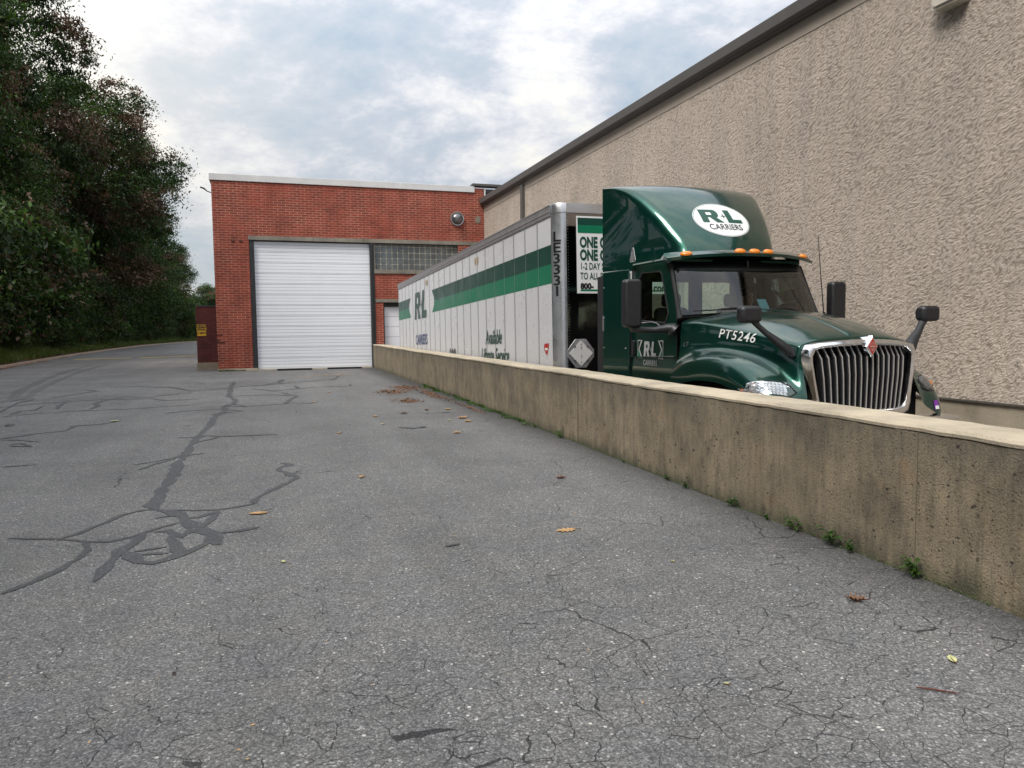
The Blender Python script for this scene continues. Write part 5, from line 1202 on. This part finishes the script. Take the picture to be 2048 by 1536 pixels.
for i, (p, s_, a, sh, m, c, lb_) in enumerate(LV): leaf(p, s_, a, sh, m, c, lb_, i)
w = MB(); w.tube([(2.66, 2.44, .008), (2.70, 2.405, .010), (2.75, 2.37, .007), (2.79, 2.335, .008)], [.003, .004, .0035, .002], 6); tag(w.build('twig', 'twig', smooth=60), 'thin reddish brown twig lying on the paving at the lower right', 'twig')
# litter and crumbs nobody could count
def litter(name, spots, m, n, label, sz=(.02, .05)):
    rr = random.Random(11); w = MB()
    for (x, y, sx, sy) in spots:
        for _ in range(int(n * sx * sy * 8)):
            px, py = rr.gauss(x, sx * .5), rr.gauss(y, sy * .5); 
            if px > wx(py) - .02: px = 2 * wx(py) - px - .04
            s = rr.uniform(*sz); a = rr.random() * 6.28; t = rr.uniform(-.5, .5); ca, sa = math.cos(a) * s, math.sin(a) * s; z = .006 + rr.random() * .012
            w.add([(px - ca, py - sa, z), (px + sa * .45, py - ca * .45, z + t * s * .5), (px + ca, py + sa, z + .3 * s), (px - sa * .45, py + ca * .45, z + abs(t) * s * .6)], [(0, 1, 2, 3)])
    o = w.build(name, m); o['kind'] = 'stuff'; o['label'] = label; return o
litter('leaf_litter', [(3.05, 19.1, .45, .7), (3.55, 20.3, .40, .8), (2.98, 16.5, .30, .55), (3.8, 17.8, .15, 1.6), (3.85, 14.5, .06, 1.2)], 'leaf_rust', 170, 'drifts of reddish brown leaf litter beside the low wall')
rr = random.Random(21)
litter('leaf_crumbs', [(rr.uniform(-1, 3.4), rr.uniform(2, 22), .5, 1.1) for _ in range(40)], 'leaf_tan', 1.0, 'tiny tan leaf crumbs scattered over the paving', (.006, .014))
# weeds in the crack at the wall foot
WEED = [((3.97, 4.31), .19, 'bright leafy weed at the wall foot, largest of the near group'), ((3.91, 4.1), .11, 'small dark weed just right of the largest leafy weed'), ((3.89, 3.55), .17, 'leafy weed beside the vertical wall joint nearest the viewer'),
 ((3.92, 4.72), .15, 'low spreading weed left of the largest leafy weed'), ((3.95, 5.56), .12, 'upright light green weed below the stained wall'), ((3.94, 5.06), .07, 'tiny weed sprig between the upright weed and the spreading weed'),
 ((3.93, 6.36), .10, 'first of two small weeds side by side, the nearer one'), ((3.96, 6.75), .09, 'second of two small weeds side by side, the farther one'), ((4.06, 10.0), .15, 'grey green weed clump at the second wall joint'), ((3.99, 7.84), .05, 'tiny moss like weed between the small weeds and the second joint')]
def weed(loc, s, lb_, seed):
    rr = random.Random(seed); o = empty('weed', (loc[0] - .03, loc[1], 0), lb_, 'weed', 'weeds growing at the foot of the low wall'); w = MB(); st = MB()
    x0 = min(loc[0], wx(loc[1])) - .03
    for k in range(rr.randint(3, 5)):
        a = rr.uniform(1.6, 4.7); top = Vector((x0 + math.cos(a) * s * .35, loc[1] + math.sin(a) * s * .5, s * rr.uniform(.5, .95))); b0 = Vector((x0, loc[1], 0))
        st.tube([b0, (b0 + top) / 2 + Vector((0, 0, s * .1)), top], [.003, .0025, .0015], 5)
        for j in range(5):
            t = .35 + .65 * j / 4; c = b0.lerp(top, t); an = rr.uniform(0, 6.28); L_ = s * rr.uniform(.35, .6); d = Vector((math.cos(an) * .8 - .25, math.sin(an), rr.uniform(-.1, .45))).normalized(); p = d.cross(Vector((0, 0, 1))).normalized() * L_ * .26
            if (c + d * L_).x > wx(loc[1]) - .005: d.x = -abs(d.x)
            w.add([c, c + d * L_ * .35 + p + Vector((0, 0, .01)), c + d * L_ - Vector((0, 0, L_ * .2)), c + d * L_ * .35 - p + Vector((0, 0, .01)), c + d * L_ * .4], [(0, 1, 4), (1, 2, 4), (2, 3, 4), (3, 0, 4)])
    w.build('foliage', 'weed', o); st.build('stem', 'weed', o)
for i, (p, s_, lb_) in enumerate(WEED): weed(p, s_ * .78, lb_, 40 + i)
rr = random.Random(9); w = MB()
for _ in range(5200):
    y = rr.choice([rr.uniform(11, 21), rr.uniform(11.5, 17), rr.uniform(18.5, 20.8), rr.uniform(3, 11)]); d = abs(rr.gauss(0, .045 if y > 11 else .012)) * (1 + .8 * math.sin(y * 5.1)); x = wx(y) - .01 - abs(d); s = rr.uniform(.008, .03 if y > 11 else .013); z = rr.random() * .05 * (1 - min(1, abs(d) / .15)) * (1 if y > 11 else .3)
    a = rr.random() * 6.28; w.add([(x, y, z + .004), (x + math.cos(a) * s, y + math.sin(a) * s, z + s * .5), (x + math.cos(a + .9) * s * .6, y + math.sin(a + .9) * s * .6, z + s)], [(0, 1, 2)])
o = w.build('moss_and_seedlings', 'weed'); o['kind'] = 'stuff'; o['label'] = 'thin line of moss and seedlings along the wall foot'

# ------------------------------------------------------------------ trees on the embankment
def crown_mesh(name, lobes, nleaf, size, seed, mixw=(.55, .15, .15, .15), per=60, flat=.42, droop=.3, solid=False):
    """leaf clumps in the outer volume of each lobe; (x,y,z,r) lobes in tree space"""
    R = np.random.RandomState(seed); vol = np.array([l[3] ** 2 for l in lobes]); nc = int(nleaf / per)
    li = R.choice(len(lobes), nc, p=vol / vol.sum()); Lb = np.array(lobes)[li]
    d = R.normal(size=(nc, 3)); d /= np.linalg.norm(d, axis=1)[:, None]
    rr_ = Lb[:, 3] * (R.rand(nc) ** .30 if not solid else R.rand(nc) ** .55)
    C = Lb[:, :3] + d * rr_[:, None] * np.array([1, 1, .85])
    cs = R.uniform(.4, 1.25, nc) * size * 5.2
    off = R.normal(size=(nc, per, 3)) * .45; off[:, :, 2] *= flat
    off[:, :, 2] -= .35 * (off[:, :, 0] ** 2 + off[:, :, 1] ** 2)
    P_ = (C[:, None, :] + off * cs[:, None, None]).reshape(-1, 3); n = len(P_)
    out = np.repeat(d, per, 0)
    a = out * .5 + R.normal(size=(n, 3)) * .8; a[:, 2] -= droop; a /= np.linalg.norm(a, axis=1)[:, None]
    nrm = R.normal(size=(n, 3)) * .6 + np.array([0, 0, .9]) + out * .4; b_ = np.cross(nrm, a); b_ /= np.linalg.norm(b_, axis=1)[:, None]
    L_ = (size * R.uniform(.6, 1.3, n))[:, None]
    V = np.stack([P_ - a * L_ * .5, P_ + b_ * L_ * .24, P_ + a * L_ * .5, P_ - b_ * L_ * .24], 1).reshape(-1, 3)
    me = bpy.data.meshes.new(name); me.vertices.add(n * 4); me.vertices.foreach_set('co', V.astype('f').ravel())
    me.loops.add(n * 4); me.loops.foreach_set('vertex_index', np.arange(n * 4, dtype='i')); me.polygons.add(n)
    me.polygons.foreach_set('loop_start', np.arange(0, n * 4, 4, dtype='i')); me.polygons.foreach_set('loop_total', np.full(n, 4, 'i'))
    # browning spreads through whole sprays, in patches across the crown
    patch = (np.sin(C[:, 0] * .9 + seed) + np.sin(C[:, 1] * .8 + 2 * seed) + np.sin(C[:, 2] * 1.1 + seed * .7)) / 3
    k = np.array([R.choice(4, p=mixw) for _ in range(nc)]); brown = (patch > .12) & (R.rand(nc) < mixw[2] * 3.0); k[k == 2] = 0; k[brown] = 2
    me.polygons.foreach_set('material_index', np.repeat(k, per).astype('i'))
    for m in LEAVES: me.materials.append(m)
    me.update(); return me
def trunk_mesh(name, lobes, h, r0, seed):
    rr = random.Random(seed); w = MB(); pts = [(rr.uniform(-.25, .25) * i * .4, rr.uniform(-.25, .25) * i * .4, -.6 + h * i / 6) for i in range(7)]
    w.tube(pts, [r0 * (1.25 if i == 0 else 1 - .12 * i) for i in range(7)], 9)
    for l in lobes:
        k = rr.randint(2, 5); a = Vector(pts[k]); e = Vector(l[:3]); m_ = a.lerp(e, .5) + Vector((0, 0, rr.uniform(.2, 1.0)))
        w.tube([a, m_, e], [r0 * .38, r0 * .22, r0 * .08], 6)
        for _ in range(3):
            q = e + Vector((rr.uniform(-1, 1), rr.uniform(-1, 1), rr.uniform(-.6, .9))) * l[3] * .8; w.tube([m_.lerp(e, rr.uniform(.3, .9)), q], [r0 * .09, r0 * .025], 5)
    o = w.build(name, 'bark', smooth=60); me = o.data; bpy.data.objects.remove(o); return me
def lobes_for(seed, H, Rr, n=16, base=.22):
    rr = random.Random(seed); L_ = []
    for i in range(n):
        t = (i + .5) / n; z = H * (base + (1 - base) * t * .94); prof_ = math.sin(min(1, (t + .16)) * math.pi * .78) ** .6
        a = i * 2.4 + rr.uniform(-.5, .5); rad = Rr * prof_ * rr.uniform(.45, .78); r = Rr * rr.uniform(.26, .44) * (1.05 - .35 * t)
        L_.append((math.cos(a) * rad, math.sin(a) * rad, z, r))
    L_.append((0, 0, H * .62, Rr * .5)); L_.append((0, 0, H * .9, Rr * .28))
    return L_
KIND = {}
for nm, H, Rr, sd_, mx_, nl, sz in (('oak', 22, 7.2, 3, (.46, .14, .26, .14), 130000, .21), ('locust', 21, 6.5, 5, (.50, .20, .04, .26), 110000, .205), ('ailanthus', 15, 6.0, 8, (.40, .34, .08, .18), 85000, .20), ('slim', 13, 4.6, 12, (.46, .28, .08, .18), 55000, .20), ('dark', 20, 7.5, 15, (.40, .05, .10, .45), 46000, .34)):
    lb2 = lobes_for(sd_, H, Rr); KIND[nm] = (crown_mesh('crown', lb2, nl, sz, sd_, mx_), trunk_mesh('trunk', lb2, H * .72, .34, sd_))
def tree(kind, x, y, s, rz_, label, sz=1.0, grp='trees along the embankment'):
    z = bank_z(x - kx(y)) if y < 148 else 1.0
    o = empty('tree', (x, y, z - .1), label, 'tree', grp); o.rotation_euler = (0, 0, rz_); o.scale = (s, s, s * sz)
    for nm, me in zip(('crown', 'trunk'), KIND[kind]):
        c = bpy.data.objects.new(nm, me); col.objects.link(c); c.parent = o
    return o
TREES = [('locust', -15.5, 46, 1.0, .4, 'nearest tall dark green tree at the left edge with feathery foliage', 1.1),
 ('oak', -18.0, 64, 1.15, 1.3, 'tall browning oak filling the upper left, with hanging rust coloured clusters', 1.22),
 ('oak', -14.9, 80, 1.32, 3.9, 'tall oak with brown tips standing out against the sky left of the red building', .90),
 ('ailanthus', -15.6, 54, .95, 2.0, 'mid height green tree in front of the browning oak', 1.0),
 ('locust', -15.0, 94, 1.12, 2.2, 'dark green tree behind the oak, its crown bulging over the road', 1.02),
 ('ailanthus', -14.9, 106, 1.15, 5.0, 'lighter green tree overhanging the road towards the bend', 1.12),
 ('slim', -14.6, 118, 1.35, .9, 'slim green tree near the bend, its loose branches nearest the red building', 1.18),
 ('ailanthus', -14.3, 130, 1.0, 1.7, 'low rounded tree at the bend in the road', .95),
 ('slim', -10.5, 152, .95, 4.0, 'last small tree visible beside the brick screen wall', .8),
 ('ailanthus', -14.6, 67, .72, 4.4, 'short bushy tree hanging over the kerb below the oaks', .9)]
for a in TREES: tree(a[0], a[1] - (1.6 if a[2] < 140 else 0), a[2], a[3], a[4], a[5], a[6])
for i, (x, y, s) in enumerate([(-22, 52, 1.1), (-24, 68, 1.15), (-23, 84, 1.1), (-22, 100, 1.0), (-22, 118, .85), (-21, 136, .7), (-30, 60, 1.2), (-19, 160, .6), (-5, 172, .6), (4, 184, .6), (-10, 168, .5)]):
    tree('dark', x, y, s, i * 1.1, 'dark dense tree in the unbroken mass behind the front row', 1.0, 'dark trees behind the front row')
for i, (x, y, s) in enumerate([(-19, 27, 1.0), (-18, 20, 1.05), (-17, 13, 1.0), (-18, 2, 1.1), (-17.5, -9, 1.0), (-18, -20, 1.0), (-27, 28, 1.1), (-26, 8, 1.1)]):
    tree('dark', x, y, s, i * 1.7, 'dark dense tree on the bank left of the paving, beyond the left edge', 1.0, 'dark trees on the bank beyond the left edge')
# understorey
SH = []
for i, (mx_, nl) in enumerate((((.42, .30, .06, .22), 19000), ((.30, .45, .05, .20), 17000), ((.35, .1, .40, .15), 15000))):
    rr = random.Random(70 + i); L_ = [(rr.uniform(-1.2, 1.2), rr.uniform(-1.4, 1.4), rr.uniform(.6, 2.6), rr.uniform(.7, 1.1)) for _ in range(9)]
    SH.append(crown_mesh('foliage', L_, nl, .13, 90 + i, mx_, solid=True))
st_ = MB(); rr = random.Random(3)
for i in range(7): st_.tube([(rr.uniform(-.3, .3), rr.uniform(-.3, .3), -.3), (rr.uniform(-.9, .9), rr.uniform(-.9, .9), 1.8)], [.05, .02], 5)
o = st_.build('stem', 'bark'); SM = o.data; bpy.data.objects.remove(o)
rr = random.Random(31); ns = 0
SHL = {0: ('dark green shrub in the undergrowth along the bank', 'dark shrubs of the undergrowth'), 1: ('lighter green shrub in the undergrowth along the bank', 'light green shrubs of the undergrowth'), 2: ('rust brown shrub in the undergrowth along the bank', 'rust brown shrubs of the undergrowth')}
for row, off in ((0, -2.7), (1, -4.0), (2, -6.2)):
    y = 36 + row
    while y < 150:
        k = rr.choices((0, 1, 2), (.55, .38, .07))[0]
        if row == 0 and 40 < y < 46: k = 2
        x = kx(y) + off + rr.uniform(-.5, .5); s = rr.uniform(.85, 1.2) * (.72 + .95 * row)
        o = empty('shrub', (x, y, bank_z(x - kx(y)) - .15), SHL[k][0], 'shrub', SHL[k][1]); o.rotation_euler = (0, 0, rr.uniform(0, 6.28)); o.scale = (s, s, s * rr.uniform(.8, 1.15))
        for nm, me in (('foliage', SH[k]), ('stem', SM)):
            c = bpy.data.objects.new(nm, me); col.objects.link(c); c.parent = o
        y += rr.uniform(2.0, 3.2) * (1 + y / 140) * s ** .6
# grass on the bank
def blades(name, n, y0, y1, o0, o1, h0, h1, m, seed, label):
    R = np.random.RandomState(seed); y = y0 + (y1 - y0) * R.rand(n) ** 1.3; off = o0 + (o1 - o0) * R.rand(n)
    k = np.array([kx(v) for v in y]); z = np.array([bank_z(v) for v in off]); x = k + off; h = R.uniform(h0, h1, n); a = R.rand(n) * 6.28; wd = h * .10 + .006
    dx, dy = np.cos(a) * wd, np.sin(a) * wd; tx, ty = R.normal(size=n) * h * .35, R.normal(size=n) * h * .35
    V = np.stack([np.stack([x - dx, y - dy, z - .05], 1), np.stack([x + dx, y + dy, z - .05], 1), np.stack([x + tx, y + ty, z + h], 1)], 1).reshape(-1, 3)
    me = bpy.data.meshes.new(name); me.vertices.add(n * 3); me.vertices.foreach_set('co', V.astype('f').ravel()); me.loops.add(n * 3); me.loops.foreach_set('vertex_index', np.arange(n * 3, dtype='i'))
    me.polygons.add(n); me.polygons.foreach_set('loop_start', np.arange(0, n * 3, 3, dtype='i')); me.polygons.foreach_set('loop_total', np.full(n, 3, 'i')); me.materials.append(MT[m]); me.update()
    o = bpy.data.objects.new(name, me); col.objects.link(o); o['kind'] = 'stuff'; o['label'] = label
blades('grass', 60000, 34, 145, -.45, -5.0, .08, .34, 'grass', 1, 'green grass on the embankment above the kerb')
blades('dry_grass', 26000, 34, 110, -.28, -3.2, .05, .16, 'grass2', 2, 'dry brown grass and leaf mould just above the kerb')
litter('kerb_litter', [(kx(y) + .15, y, .12, 1.2) for y in (38, 40, 42, 45, 49, 56, 63)], 'leaf_rust', 70, 'brown leaves gathered along the kerb', (.03, .07))
# grass tufts at the corner footing
rr = random.Random(17); w = MB()
for _ in range(260):
    x = rr.uniform(-1.95, -.9) + 0; y = 32.24 - abs(rr.gauss(0, .05)); h = rr.uniform(.03, .12) * (1 if x < -1.3 else .5); w.add([(x - .008, y, 0), (x + .008, y, 0), (x + rr.gauss(0, .03), y - rr.random() * .04, h)], [(0, 1, 2)])
o = w.build('corner_grass', 'grass'); o['kind'] = 'stuff'; o['label'] = 'tufts of grass at the corner footing of the red building'
